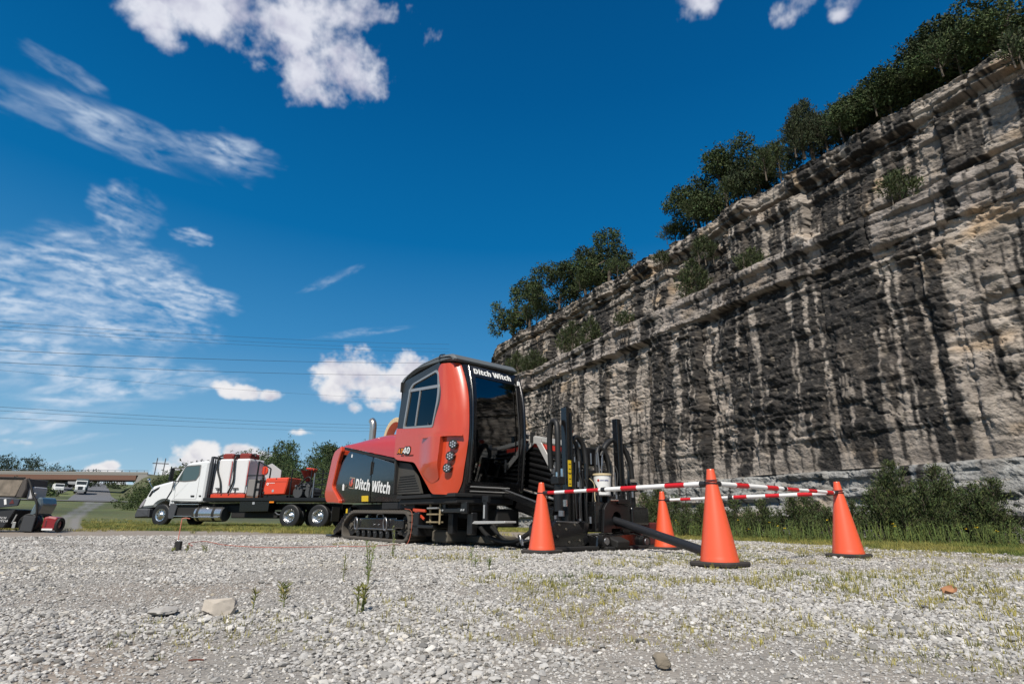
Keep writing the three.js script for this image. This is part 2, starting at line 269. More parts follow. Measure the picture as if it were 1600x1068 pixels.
function buildGround() {
  // one sheet of rings round the lot, out to the horizon
  const AZ = []; for (let a = -180; a < -52; a += 4) AZ.push(a); for (let a = -52; a < 52; a += 0.3) AZ.push(a); for (let a = 52; a <= 180.01; a += 4) AZ.push(a);
  const RR = [0.02]; for (let r = 0.7; r < 2600; r *= 1.022) RR.push(r);
  const N = AZ.length - 1, M = RR.length - 1, pos = [], col = [], idx = [], uv = [];
  for (let j = 0; j <= M; j++) for (let i = 0; i <= N; i++) {
    const x = RR[j] * Math.sin(AZ[i] * D2R), z = -RR[j] * Math.cos(AZ[i] * D2R), D = RR[j], az = AZ[i];
    pos.push(x, landHeight(x, z) - 0.012, z); uv.push(x / 1.7, z / 1.7);
    const g = grassiness(x, z), n = fbm(x * 0.8, z * 0.8, 1.1, 4), n2 = fbm(x * 0.15, z * 0.15, 6.1, 3), n3 = fbm(x * 3.1, z * 3.1, 2.7, 3);
    // crushed limestone with earth showing through, pink-brown towards the left
    let r = 0.375 + 0.10 * n + 0.08 * n3, gg = 0.350 + 0.098 * n + 0.075 * n3, b = 0.315 + 0.09 * n + 0.07 * n3;
    const earth = sstep(-0.1, 0.5, n + 0.9 * n2 + 0.75 * sstep(9, 15, -z) * sstep(4, -2, x)) * (0.75 + 0.6 * n3);
    r = lerp(r, 0.285, earth * 0.7); gg = lerp(gg, 0.215, earth * 0.7); b = lerp(b, 0.155, earth * 0.7);
    const gq = sstep(22, 45, D), wd = sstep(-31.5, -29, az) * sstep(45, 60, D), gr = [lerp(lerp(0.135, 0.125, gq), 0.05, wd) + 0.05 * n + 0.05 * n3, lerp(lerp(0.130, 0.142, gq), 0.07, wd) + 0.04 * n2 + 0.03 * n3, 0.034];
    const gk = Math.min(1, g * (0.8 + 0.5 * n3 + 0.3 * n) + sstep(24, 34, D)); r = lerp(r, gr[0], gk * 0.9); gg = lerp(gg, gr[1], gk * 0.9); b = lerp(b, gr[2], gk * 0.9);
    if (x < -8 && D > 18 && D < 140) {
      const t = inTrack(x, z) + 0.25 * n, k = sstep(1.15, 0.8, t) * (t < 0.25 ? 0.55 : 1);
      r = lerp(r, 0.25, k); gg = lerp(gg, 0.235, k); b = lerp(b, 0.215, k);
    }
    if (D > 40) { const dk = 0.85 + 1.0 * fbm(x * 0.05, z * 0.05, 9, 4), q = sstep(40, 70, D); r *= lerp(1, dk * 0.92, q); gg *= lerp(1, dk, q); b *= lerp(1, dk, q); }
    col.push(r, gg, b);
  }
  for (let j = 0; j < M; j++) for (let i = 0; i < N; i++) { const a = j * (N + 1) + i, b = a + 1, c = a + N + 1, d = c + 1; idx.push(a, b, d, a, d, c); }
  const g = new THREE.BufferGeometry();
  g.setAttribute('position', new THREE.Float32BufferAttribute(pos, 3)); g.setAttribute('color', new THREE.Float32BufferAttribute(col, 3)); g.setAttribute('uv', new THREE.Float32BufferAttribute(uv, 2));
  g.setIndex(idx); g.computeVertexNormals();
  const speck = grain(512, (u, v) => { const a = 0.5 + 0.8 * pfbm(u, v, 60, 3, 1, 0.7), b = 0.5 + 0.5 * pfbm(u, v, 6, 3, 4); const c = Math.min(1, Math.max(0.25, 0.55 + 0.45 * a * 0.9 + 0.25 * (b - 0.5))); return [c, c, c]; });
  const bump = grain(512, (u, v) => { const a = 0.5 + 0.9 * pfbm(u, v, 70, 3, 1, 0.7); return [a, a, a].map(k => Math.min(1, Math.max(0, k))); });
  const m = mat('#ffffff', 0.95); m.vertexColors = true; m.map = speck; m.bumpMap = bump; m.bumpScale = 0.012;
  structure('ground', g, m);
}
buildGround();
// crushed stone lying on the lot
function buildGravel() {
  const R = rng(11), variants = [];
  for (let k = 0; k < 5; k++) {
    const g = mergeVertices(new THREE.IcosahedronGeometry(1, 1).deleteAttribute('normal').deleteAttribute('uv'), 1e-3), p = g.attributes.position;
    for (let i = 0; i < p.count; i++) { const v = V3(p.getX(i), p.getY(i), p.getZ(i)); let d = 1 + 0.55 * noise(v.x * 1.3 + k * 9, v.y * 1.3, v.z * 1.3); 
      for (let c = 0; c < 4; c++) { const a = V3(noise(k * 3.1 + c, 1.2, 5) , noise(k * 2.1 + c * 1.7, 4.2, 1), noise(k * 1.3, c * 2.3, 7.7)).normalize(), t = v.dot(a) * d; if (t > 0.62) d *= 0.62 / t; }
      p.setXYZ(i, v.x * d, v.y * d * 0.72, v.z * d); }
    const ng = g.toNonIndexed(); ng.computeVertexNormals(); variants.push(ng);
  }
  const m = mat('#ffffff', 0.9);
  const tmp = new THREE.Matrix4(), q = new THREE.Quaternion(), col = new THREE.Color();
  const lists = variants.map(() => []);
  const place = (x, z, s) => lists[Math.floor(R() * 5)].push([x, z, s]);
  // density by distance ring
  const rings = [[1.1, 2.4, 5200, 0.0080], [2.4, 4, 4200, 0.0082], [4, 6.5, 2700, 0.0092], [6.5, 10, 1300, 0.0112], [10, 16, 470, 0.015]];
  for (const [r0, r1, den, size] of rings) {
    const A = (126 * D2R) / 2 * (r1 * r1 - r0 * r0), n = Math.floor(A * den);
    for (let i = 0; i < n; i++) {
      const r = Math.sqrt(r0 * r0 + R() * (r1 * r1 - r0 * r0)), az = (R() * 126 - 63) * D2R, x = r * Math.sin(az), z = -r * Math.cos(az);
      const patch = fbm(x * 0.9, z * 0.9, 3.3, 4) + 0.5 * fbm(x * 0.22, z * 0.22, 8.8, 2);
      const thin = sstep(0.02, -0.34, patch);      // trodden fines between the stones
      const dust = R() < thin * 0.72;
      if (R() < grassiness(x, z) * 0.9) continue;
      let s = size * (0.55 + 0.75 * Math.pow(R(), 1.6)); if (R() < 0.05) s *= 1.8; if (R() < 0.004) s *= 1.6; if (thin > 0.4) s *= 0.75; if (dust) s = size * (0.22 + 0.25 * R());
      place(x, z, s);
    }
  }
  const root = new THREE.Group(); root.name = 'gravel'; root.userData = { kind: 'stuff', label: 'pale grey crushed stone spread over the lot', category: 'gravel' }; scene.add(root);
  lists.forEach((L, k) => {
    const im = new THREE.InstancedMesh(variants[k], m, L.length); im.name = 'gravel_stones'; im.castShadow = im.receiveShadow = true; im.userData = { kind: 'stuff' };
    L.forEach(([x, z, s], i) => {
      q.setFromEuler(new THREE.Euler((R() - 0.5) * 0.7, R() * 6.28, (R() - 0.5) * 0.7));
      tmp.compose(V3(x, landHeight(x, z) - 0.012 + s * (0.15 + 0.35 * R()), z), q, V3(s * (0.8 + 0.5 * R()), s * (0.7 + 0.4 * R()), s * (0.8 + 0.5 * R())));
      im.setMatrixAt(i, tmp);
      let c = 0.25 + 0.235 * R(); if (R() < 0.08) c = 0.50 + 0.10 * R(); if (R() < 0.13) c *= 0.5;
      const warm = R() * R() * (0.16 + 0.35 * sstep(0, 0.5, fbm(x * 0.25, z * 0.25, 12, 2)) + (R() < 0.06 ? 0.35 : 0));
      col.setRGB(c * (1.02 + 0.22 * warm), c * 0.99, c * (0.945 - 0.42 * warm)); im.setColorAt(i, col);
    });
    root.add(im);
  });
}
buildGravel();
// ---------------------------------------------------------------- the rock cut
// strata are level; the face is laid out by s (metres along the cut) and a path up its profile
const CLIFF = { W: 15 };
function buildCliff() {
  const Rn = rng(5);
  const hash = (i, k) => { const x = Math.sin(i * 127.1 + k * 311.7) * 43758.5453; return x - Math.floor(x); };
  // irregular vertical panels: joints split the face into slabs that stand a little proud or back
  function panels(s, width, seed) { // returns [offset, edge distance]
    const t = s / width, i = Math.floor(t); let c0 = -1, d0 = 9, d1 = 9;
    for (let k = i - 2; k <= i + 2; k++) { const c = k + 0.15 + 0.7 * hash(k, seed), d = Math.abs(t - c); if (d < d0) { d1 = d0; d0 = d; c0 = k; } else if (d < d1) d1 = d; }
    return [hash(c0, seed + 7) - 0.5, (d1 - d0) * width];
  }
  // angular breakage: every cell of a jittered grid is its own tilted facet
  function facets(s, h, cs, ch, seed) {
    const u = s / cs, v = h / ch, iu = Math.floor(u), iv = Math.floor(v); let best = 9, o = 0, d2 = 9;
    for (let a = -1; a <= 1; a++) for (let b = -1; b <= 1; b++) { const k = (iu + a) * 1.37 + (iv + b) * 71.3, cu = iu + a + 0.1 + 0.8 * hash(k, seed), cv = iv + b + 0.1 + 0.8 * hash(k, seed + 1), du = u - cu, dv = v - cv, d = du * du + dv * dv; if (d < best) { d2 = best; best = d; o = (hash(k, seed + 2) - 0.5) + du * (hash(k, seed + 3) - 0.5) * 1.6 + dv * (hash(k, seed + 4) - 0.35) * 1.6; } else if (d < d2) d2 = d; }
    return o - 0.5 * Math.exp(-(Math.sqrt(d2) - Math.sqrt(best)) / 0.05) * (hash(iu * 3.1 + iv, seed + 6) > 0.6 ? 1 : 0);
  }
  // profile: [setback w from the face line, height] for the path; filled in with fine steps
  const prof = [[-0.5, -0.3], [-0.38, 0.35], [-0.32, 0.9], [-0.24, 1.72], [-0.05, 1.8], [0.02, 3.8], [0.16, 7.15], [0.34, 7.3], [0.32, 7.55], [0.10, 7.64], [0.14, 8.65], [0.35, 8.8], [1.75, 8.95], [1.9, 9.2], [2.15, 11.6], [2.36, 11.72], [2.34, 11.85], [2.06, 11.95], [2.05, 12.6], [2.5, 12.75], [4.2, 13.7], [9, 15.2], [16, 16.6]];
  const path = [];
  for (let i = 0; i < prof.length - 1; i++) {
    const [w0, h0] = prof[i], [w1, h1] = prof[i + 1], L = Math.hypot(w1 - w0, h1 - h0);
    const step = h0 >= 12.7 ? 0.35 : 0.042, n = Math.max(1, Math.round(L / step));
    for (let k = 0; k < n; k++) path.push([lerp(w0, w1, k / n), lerp(h0, h1, k / n), i]);
  }
  path.push([...prof[prof.length - 1], prof.length - 2]);
  const S = []; for (let s = -9; s < 2.2; s += 0.16) S.push(s); for (let s = 2.2; s < 41; s += 0.040 * (1 + Math.max(0, s - 4) / 26)) S.push(s);
  const nS = S.length, nP = path.length, pos = new Float32Array(nS * nP * 3), col = new Float32Array(nS * nP * 3), uv = new Float32Array(nS * nP * 2);
  const endFade = s => sstep(33, 41, s);
  for (let a = 0; a < nS; a++) {
    const s = S[a];
    const wob = 0.55 * fbm(s * 0.07, 1.5, 0, 3);                   // the face line wanders
    for (let b = 0; b < nP; b++) {
      let [w, h, seg] = path[b];
      const layer = h < 1.78 ? 0 : h < 7.58 && w < 1 ? 1 : h < 9 && w < 1.6 ? 2 : h < 11.7 ? 3 : 4;
      const js = s + 0.18 * fbm(h * 0.7, s * 0.3, layer * 5.1, 3) ;   // joints are not quite straight
      let out = 0;                                                    // how far the rock stands out
      const P1 = panels(js, layer === 0 ? 1.6 : layer === 2 ? 1.9 : layer === 4 ? 1.5 : 2.7, 11 + layer * 3), P2 = panels(js + 0.35 * fbm(h * 0.5, s * 0.15, 3 + layer, 2), layer === 2 || layer === 4 ? 0.8 : 1.05, 41 + layer);
      const amp = [0.18, 0.24, 0.30, 0.44, 0.34][layer];
      out += amp * P1[0] + amp * 0.4 * P2[0];
      const joint = Math.exp(-Math.pow(P1[1] / 0.05, 2)) * (hash(Math.floor(h / 1.3) + Math.floor(s * 1.3), 3) > 0.35 ? 1 : 0.2);
      out -= 0.10 * joint;
      // beds: thin courses with recessed partings
      const bedH = [0.26, 0.44, 0.30, 0.36, 0.22][layer], hb = (h + 0.045 * fbm(s * 0.3, h * 0.2, 9, 3)) / bedH, bi = Math.floor(hb), bf = hb - bi;
      const part = Math.exp(-Math.pow(Math.min(bf, 1 - bf) * bedH / 0.022, 2)) * sstep(-0.45, 0.1, fbm(s * 0.25, bi * 3.3, layer, 2));
      out += (hash(bi, 17 + layer) - 0.5) * [0.14, 0.07, 0.16, 0.12, 0.30][layer] + 0.16 * (layer === 1 ? 0.5 : 1) * fbm(s * 0.55, bi * 5.7, 2.2, 2);
      out -= part * [0.06, 0.05, 0.06, 0.06, 0.10][layer];
      // open cracks that wander across the beds
      const cr = Math.abs(fbm(s * 0.9 + 0.25 * h, h * 0.55, 120 + layer, 3)), crk = cr < 0.012 ? 1 - cr / 0.012 : 0; out -= 0.09 * crk;
      if (layer === 0 && Math.abs(h - 0.95) < 0.06) out -= 0.14 * sstep(-0.3, 0.1, fbm(s * 0.3, 3, 1, 2));
      // broken rubbly course under the caps
      const rub = Math.exp(-Math.pow((h - 7.38) / 0.26, 2)) + Math.exp(-Math.pow((h - 11.75) / 0.25, 2)) * 1.1 + 0.8 * Math.exp(-Math.pow((h - 12.6) / 0.3, 2)) + 0.5 * Math.exp(-Math.pow((h - 3.75 - 0.5 * fbm(s * 0.25, 0, 5, 2)) / 0.2, 2));
      out += (0.07 + 0.16 * rub) * fbm(s * 1.7, h * 3.4, 6.2, 4, 0.6) + 0.16 * fbm(s * 0.32, h * 0.30, 3.3, 3);
      // conchoidal flakes: ridged, faceted breakage
      const rd = 1 - Math.abs(noise(s * 1.25, h * 1.0, layer * 3 + 20)) * 2.2, rd2 = 1 - Math.abs(noise(s * 3.1 + 9, h * 2.3, layer + 4)) * 2.2;
      out += 0.04 * Math.max(-0.6, rd) + 0.035 * Math.max(-0.6, rd2) * (0.6 + rub);
      out += 0.022 * fbm(s * 9, h * 9, 1.1, 2);
      const fw = layer === 1 ? 0.6 + 0.8 * sstep(-0.1, 0.3, fbm(s * 0.2, h * 0.25, 77, 2)) : 1;
      out += 0.07 * fw * facets(js, h, 1.3, 0.7, 210 + layer) + 0.055 * fw * facets(js + 0.1 * h, h, 0.46, 0.20, 240 + layer) + 0.05 * rub * facets(js, h, 0.3, 0.1, 270);
      if (layer === 1) out *= lerp(0.3, 1, sstep(1.8, 2.9, h));
      // drilled half barrels from blasting
      for (const [ds, h0, h1, lean] of [[6.1, 1.9, 7.0, 0.02], [3.95, 9.3, 11.4, -0.01], [5.6, 1.8, 5.4, 0.03], [9.3, 9.4, 11.3, 0.02], [13.2, 2.5, 7, 0], [18.6, 3, 7, 0.01], [4.8, 9.2, 11.5, 0]]) { const d = s - ds - lean * h; if (Math.abs(d) < 0.09 && h > h0 && h < h1) out -= 0.055 * Math.sqrt(Math.max(0, 1 - (d / 0.09) ** 2)); }
      // cap sags and bench rises a little along the cut
      let hh = h + (layer >= 2 ? 0.16 * fbm(s * 0.16, 4, layer, 3) : 0.06 * fbm(s * 0.2, 9, 2, 2)) * sstep(0, 2, h);
      let ww = CLIFF.W + wob + w - (seg >= 20 ? out * 0.5 : out);
      if (seg >= 11 && seg < 12 || seg >= 20) { hh += (seg >= 20 ? 0.5 : 0.22) * fbm(s * 0.6, w * 0.9, 14, 4); ww = CLIFF.W + wob * (seg >= 20 ? 1 : 1) + w - out * 0.35; }
      const ef = endFade(s); ww += ef * 6.5 * ef; hh *= 1 - 0.28 * ef;
      const o = (a * nP + b) * 3;
      const x = CN[0] * ww + CD[0] * s, z = CN[1] * ww + CD[1] * s;
      pos[o] = x; pos[o + 1] = hh; pos[o + 2] = z; uv[(a * nP + b) * 2] = s / 1.3; uv[(a * nP + b) * 2 + 1] = (h + w * 0.7) / 1.3;
      // -------- colour of the rock: buff limestone, iron-stained patches, black mineral streaks that ran down from the bed tops
      const t1 = fbm(s * 0.45, h * 0.5, 31, 4), t2 = fbm(s * 2.2, h * 2.6, 35, 4);
      const bedTone = 1 + 0.34 * (hash(bi, 301 + layer) - 0.5);
      let c = [0.375 + 0.12 * t1 + 0.18 * t2, 0.325 + 0.11 * t1 + 0.165 * t2, 0.280 + 0.095 * t1 + 0.145 * t2].map(q => q * bedTone);
      if (layer === 0) c = [0.335 + 0.09 * t1 + 0.1 * t2, 0.335 + 0.09 * t1 + 0.1 * t2, 0.325 + 0.08 * t1 + 0.1 * t2];
      if (layer === 2) { c[0] *= 0.92; c[1] *= 0.93; c[2] *= 0.97; }
      const iron = sstep(0.12, 0.42, fbm(s * 0.55 + 4, h * 0.8, 51, 4) + (layer === 3 ? 0.10 : layer === 4 ? 0.06 : -0.04));
      c = [lerp(c[0], 0.47, iron * 0.7), lerp(c[1], 0.325, iron * 0.7), lerp(c[2], 0.19, iron * 0.7)];
      // streaks
      const wig = 0.16 * fbm(h * 0.45, s * 0.5, 61, 3), q = s + wig;
      const sA = fbm(q * 0.30, h * 0.03 + layer * 7, 71, 2), sB = fbm(q * 1.05, h * 0.045 + layer * 5, 75, 2), sC = fbm(q * 2.9, h * 0.075 + layer * 3, 79, 2), sE = fbm(q * 8.5, h * 0.22, 81, 2), sD = fbm(s * 1.1, h * 0.9, 83, 4);
      const top = [1.8, 7.3, 8.7, 11.6, 12.6][layer], below = top - h;
      let st = 0.42 * sA + 0.90 * sB + 1.05 * sC + 0.72 * sE + 0.55 * sD + 0.22 * fbm(s * 6, h * 3.2, 85, 3);
      const bias = [-0.34, 0.045, -0.13, 0.07, -0.03][layer];
      // every run starts at a bed top and dies out at its own length
      const fallOff = layer === 1 ? -0.5 * sstep(0, 1.6, below - (4.4 + 4.2 * fbm(q * 1.1, 3.3, 87, 2))) : 0;
      st += bias + fallOff + 0.14 * P1[0] + (layer === 1 ? 0.09 * sstep(7, 9, s) * sstep(17, 14, s) - 0.10 * Math.exp(-Math.pow((s - 5.2) / 1.0, 2)) : 0);
      const k = sstep(-0.01, 0.085, st), grit = 0.72 + 0.5 * fbm(s * 7, h * 5, 91, 3);
      const brn = sstep(0.0, 0.45, fbm(s * 1.9 + 7, h * 0.55, 131, 4)), dk = [0.014 + 0.075 * brn, 0.013 + 0.060 * brn, 0.0125 + 0.047 * brn];
      const kk = Math.min(1, k * 0.975 * Math.min(1, Math.max(0.55, grit + 0.36 + 0.45 * noise(s * 16, h * 9, 3))));
      c = [lerp(c[0], dk[0], kk), lerp(c[1], dk[1], kk), lerp(c[2], dk[2], kk)];
      // grey-brown weathering film with its own patchy grain
      const wth = sstep(-0.1, 0.35, fbm(s * 1.3, h * 0.7, 95, 5)) * 0.62;
      c = [lerp(c[0], 0.135, wth * (1 - kk)), lerp(c[1], 0.115, wth * (1 - kk)), lerp(c[2], 0.096, wth * (1 - kk))];
      if (seg >= 20) { const g = sstep(-0.2, 0.2, fbm(s * 0.4, w * 0.5, 99, 3)); c = [lerp(c[0], 0.09, g), lerp(c[1], 0.085, g), lerp(c[2], 0.04, g)]; }
      // shed flakes show clean rock
      if (noise(s * 5.5, h * 6.5, 44) > 0.46) c = c.map((q, i) => lerp(q, [0.40, 0.34, 0.27][i], 0.4));
      col[o] = Math.max(0.012, c[0]); col[o + 1] = Math.max(0.011, c[1]); col[o + 2] = Math.max(0.01, c[2]);
    }
  }
  const idx = new Uint32Array((nS - 1) * (nP - 1) * 6); let q = 0;
  for (let a = 0; a < nS - 1; a++) for (let b = 0; b < nP - 1; b++) { const i = a * nP + b, j = i + nP; idx[q++] = i; idx[q++] = i + 1; idx[q++] = j + 1; idx[q++] = i; idx[q++] = j + 1; idx[q++] = j; }
  const g = new THREE.BufferGeometry();
  g.setAttribute('position', new THREE.BufferAttribute(pos, 3)); g.setAttribute('color', new THREE.BufferAttribute(col, 3)); g.setAttribute('uv', new THREE.BufferAttribute(uv, 2)); g.setIndex(new THREE.BufferAttribute(idx, 1)); g.computeVertexNormals();
  const gr = grain(1024, (u, v) => { const a = pfbm(u, v, 14, 6, 2, 0.68), b = pfbm(u, v, 90, 2, 5); const c = Math.min(1, Math.max(0.3, 0.82 + 0.75 * a + 0.25 * b)); return [c, c * 0.995, c * 0.985]; });
  const bp = grain(1024, (u, v) => { const a = pfbm(u, v, 12, 7, 9, 0.62), r = 1 - Math.abs(pfbm(u, v, 8, 4, 3)) * 2.5; const c = Math.min(1, Math.max(0, 0.45 + 0.7 * a + 0.2 * r)); return [c, c, c]; });
  const m = mat('#ffffff', 0.93); m.vertexColors = true; m.map = gr; m.bumpMap = bp; m.bumpScale = 0.085;
  structure('cliff', g, m);
  CLIFF.at = (s, w, h) => { const ww = CLIFF.W + 0.55 * fbm(s * 0.07, 1.5, 0, 3) + w + endFade(s) ** 2 * 6.5; return [CN[0] * ww + CD[0] * s, h * (1 - 0.28 * endFade(s)), CN[1] * ww + CD[1] * s]; };
}
buildCliff();
// ---------------------------------------------------------------- plants
class Leaves {
  constructor() { this.p = []; this.n = []; this.c = []; }
  leaf(P, dir, side, len, wid, col) {   // a folded leaf: base, tip and two sides
    const d = dir.clone().normalize(), s = side.clone().normalize(), nn = d.clone().cross(s).normalize();
    const tip = P.clone().addScaledVector(d, len), mid = P.clone().addScaledVector(d, len * 0.45);
    const l = mid.clone().addScaledVector(s, wid).addScaledVector(nn, wid * 0.35), r = mid.clone().addScaledVector(s, -wid).addScaledVector(nn, wid * 0.35);
    for (const t of [[P, l, tip], [P, tip, r]]) { const e = t[1].clone().sub(t[0]).cross(t[2].clone().sub(t[0])).normalize(); for (const v of t) { this.p.push(v.x, v.y, v.z); this.n.push(e.x, e.y, e.z); this.c.push(...col); } }
  }
  geo() { const g = new THREE.BufferGeometry(); g.setAttribute('position', new THREE.Float32BufferAttribute(this.p, 3)); g.setAttribute('normal', new THREE.Float32BufferAttribute(this.n, 3)); g.setAttribute('color', new THREE.Float32BufferAttribute(this.c, 3)); return g; }
}
const leafMat = mat('#ffffff', 0.85); leafMat.vertexColors = true;
const barkMat = mat([0.10, 0.08, 0.06], 0.95), stemMat = mat([0.14, 0.16, 0.05], 0.8);
const rv = (R) => V3(R() * 2 - 1, R() * 2 - 1, R() * 2 - 1).normalize();
const tint = (base, R, v = 0.35) => { const k = 1 + (R() - 0.5) * 2 * v, w = (R() - 0.5) * 0.3; return [base[0] * k * (1 + w), base[1] * k, base[2] * k * (1 - w * 0.5)]; };
// broad-leaved crown made of clumps
function crown(R, blobs, n, size, base, spread = 0.6) {
  const L = new Leaves(), tot = blobs.reduce((a, b) => a + b[3] * b[4], 0);
  for (const b of blobs) {
    const cnt = Math.round(n * b[3] * b[4] / tot), twigs = Math.max(6, Math.round(cnt / 11)), btone = 0.75 + 0.55 * R();
    for (let t = 0; t < twigs; t++) {
      const d = rv(R), rr = 0.45 + 0.62 * Math.pow(R(), 0.6), k = 1 + 0.4 * noise(d.x * 2 + b[0] * 3, d.y * 2 + b[1], d.z * 2 + b[2]);
      const c = V3(b[0] + d.x * b[3] * rr * k, b[1] + d.y * b[4] * rr * k, b[2] + d.z * b[3] * rr * k), col0 = tint(base.map(q => q * btone), R, 0.38);
      for (let i = 0; i < 11; i++) {
        const P = c.clone().addScaledVector(rv(R), size * 2.1 * R()), dir = rv(R).addScaledVector(d, spread); dir.y -= 0.2;
        const s = size * (0.6 + 0.8 * R()); L.leaf(P, dir, rv(R), s, s * 0.36, tint(col0, R, 0.22));
      }
    }
  }
  return L.geo();
}
function limbs(R, h, r, blobs) {
  const out = [], bend = (R() - 0.5) * h * 0.15;
  const T = [[0, -0.25, 0], [bend * 0.4, h * 0.22, bend * 0.2], [bend, h * 0.5, bend * 0.3]];
  for (let i = 0; i < 2; i++) out.push(rod(T[i], T[i + 1], r * (1 - i * 0.3), r * (1 - (i + 1) * 0.3), 7));
  for (const b of blobs) { const a = T[1 + (R() > 0.4 ? 1 : 0)], m = [(a[0] + b[0]) / 2 + (R() - 0.5) * 0.2, (a[1] + b[1]) / 2 - 0.05 * h, (a[2] + b[2]) / 2 + (R() - 0.5) * 0.2]; out.push(rod(a, m, r * 0.45, r * 0.32, 6), rod(m, [b[0], b[1] + b[4] * 0.4, b[2]], r * 0.32, r * 0.1, 5)); 
    for (let k = 0; k < 4; k++) { const d = rv(R); out.push(rod(m, [b[0] + d.x * b[3] * 0.9, b[1] + d.y * b[4] * 0.9, b[2] + d.z * b[3] * 0.9], r * 0.14, r * 0.04, 4)); } }
  return merge(out);
}
function broadTree(name, label, pos, h, spread, seed, opt = {}) {
  const R = rng(seed), blobs = [], nb = opt.blobs || 7;
  for (let i = 0; i < nb; i++) { const a = i / nb * 6.28 + R(), t = R(), rr = spread * (0.25 + 0.38 * R()) * (1 - 0.5 * t); blobs.push([Math.cos(a) * rr + (opt.lean || 0) * (0.3 + t), h * (lerp(opt.low || 0.42, 0.86, t)), Math.sin(a) * rr * 0.8, spread * (0.17 + 0.13 * R()), h * (0.12 + 0.07 * R())]); }
  const o = thing(name, label, opt.category || 'tree', pos, R() * 0.4, opt.group);
  meshOf('trunk', limbs(R, h, opt.r || h * 0.03, blobs), barkMat, o);
  meshOf('crown', crown(R, blobs, opt.n || 5200, opt.leaf || 0.15, opt.color || [0.032, 0.050, 0.014]), leafMat, o);
  return o;
}
// red cedar: upright feathery sprays on many ascending branches
function cedar(name, label, pos, h, w, seed, opt = {}) {
  const R = rng(seed), L = new Leaves(), br = [], base = opt.color || [0.034, 0.048, 0.016];
  const stems = opt.stems || [[0, 0, h, w]];
  for (const [sx, sz, sh, sw] of stems) {
    br.push(rod([sx, -0.15, sz], [sx, sh * 0.9, sz], 0.025 * sh, 0.006, 6));
    const n = Math.round((opt.dens || 46) * sh);
    for (let i = 0; i < n; i++) {
      const t = Math.pow(R(), 0.9), y = sh * (0.03 + 0.93 * t), a = R() * 6.283, prof = Math.pow(1 - t, 0.62) * (0.55 + 0.55 * Math.sin(Math.min(1, t * 3.2) * 1.57)) ;
      const len = sw * prof * (0.55 + 0.65 * R()) + 0.06, up = 0.35 + 0.75 * R() + t * 0.7, dir = V3(Math.cos(a), up, Math.sin(a)).normalize();
      const A = V3(sx, y * 0.93, sz), B = A.clone().addScaledVector(dir, len);
      if (R() < 0.3) br.push(rod(A.toArray(), B.toArray(), 0.008, 0.003, 4));
      const m = Math.max(5, Math.round(len / (opt.gap || 0.03))), c0 = tint(base, R, 0.35);
      for (let k = 0; k < m; k++) {
        const f = 0.22 + 0.78 * k / m, P = A.clone().lerp(B, f).addScaledVector(rv(R), 0.02 + 0.03 * f), dd = dir.clone().multiplyScalar(0.9).add(rv(R).multiplyScalar(0.75)); dd.y += 0.25;
        const s = (opt.leaf || 0.085) * (0.6 + 0.7 * R()); L.leaf(P, dd, rv(R), s, s * 0.2, tint(c0, R, 0.25));
      }
    }
  }
  const o = thing(name, label, opt.category || 'shrub', pos, 0, opt.group);
  meshOf('stem', merge(br), barkMat, o); meshOf('foliage', L.geo(), leafMat, o);
  return o;
}
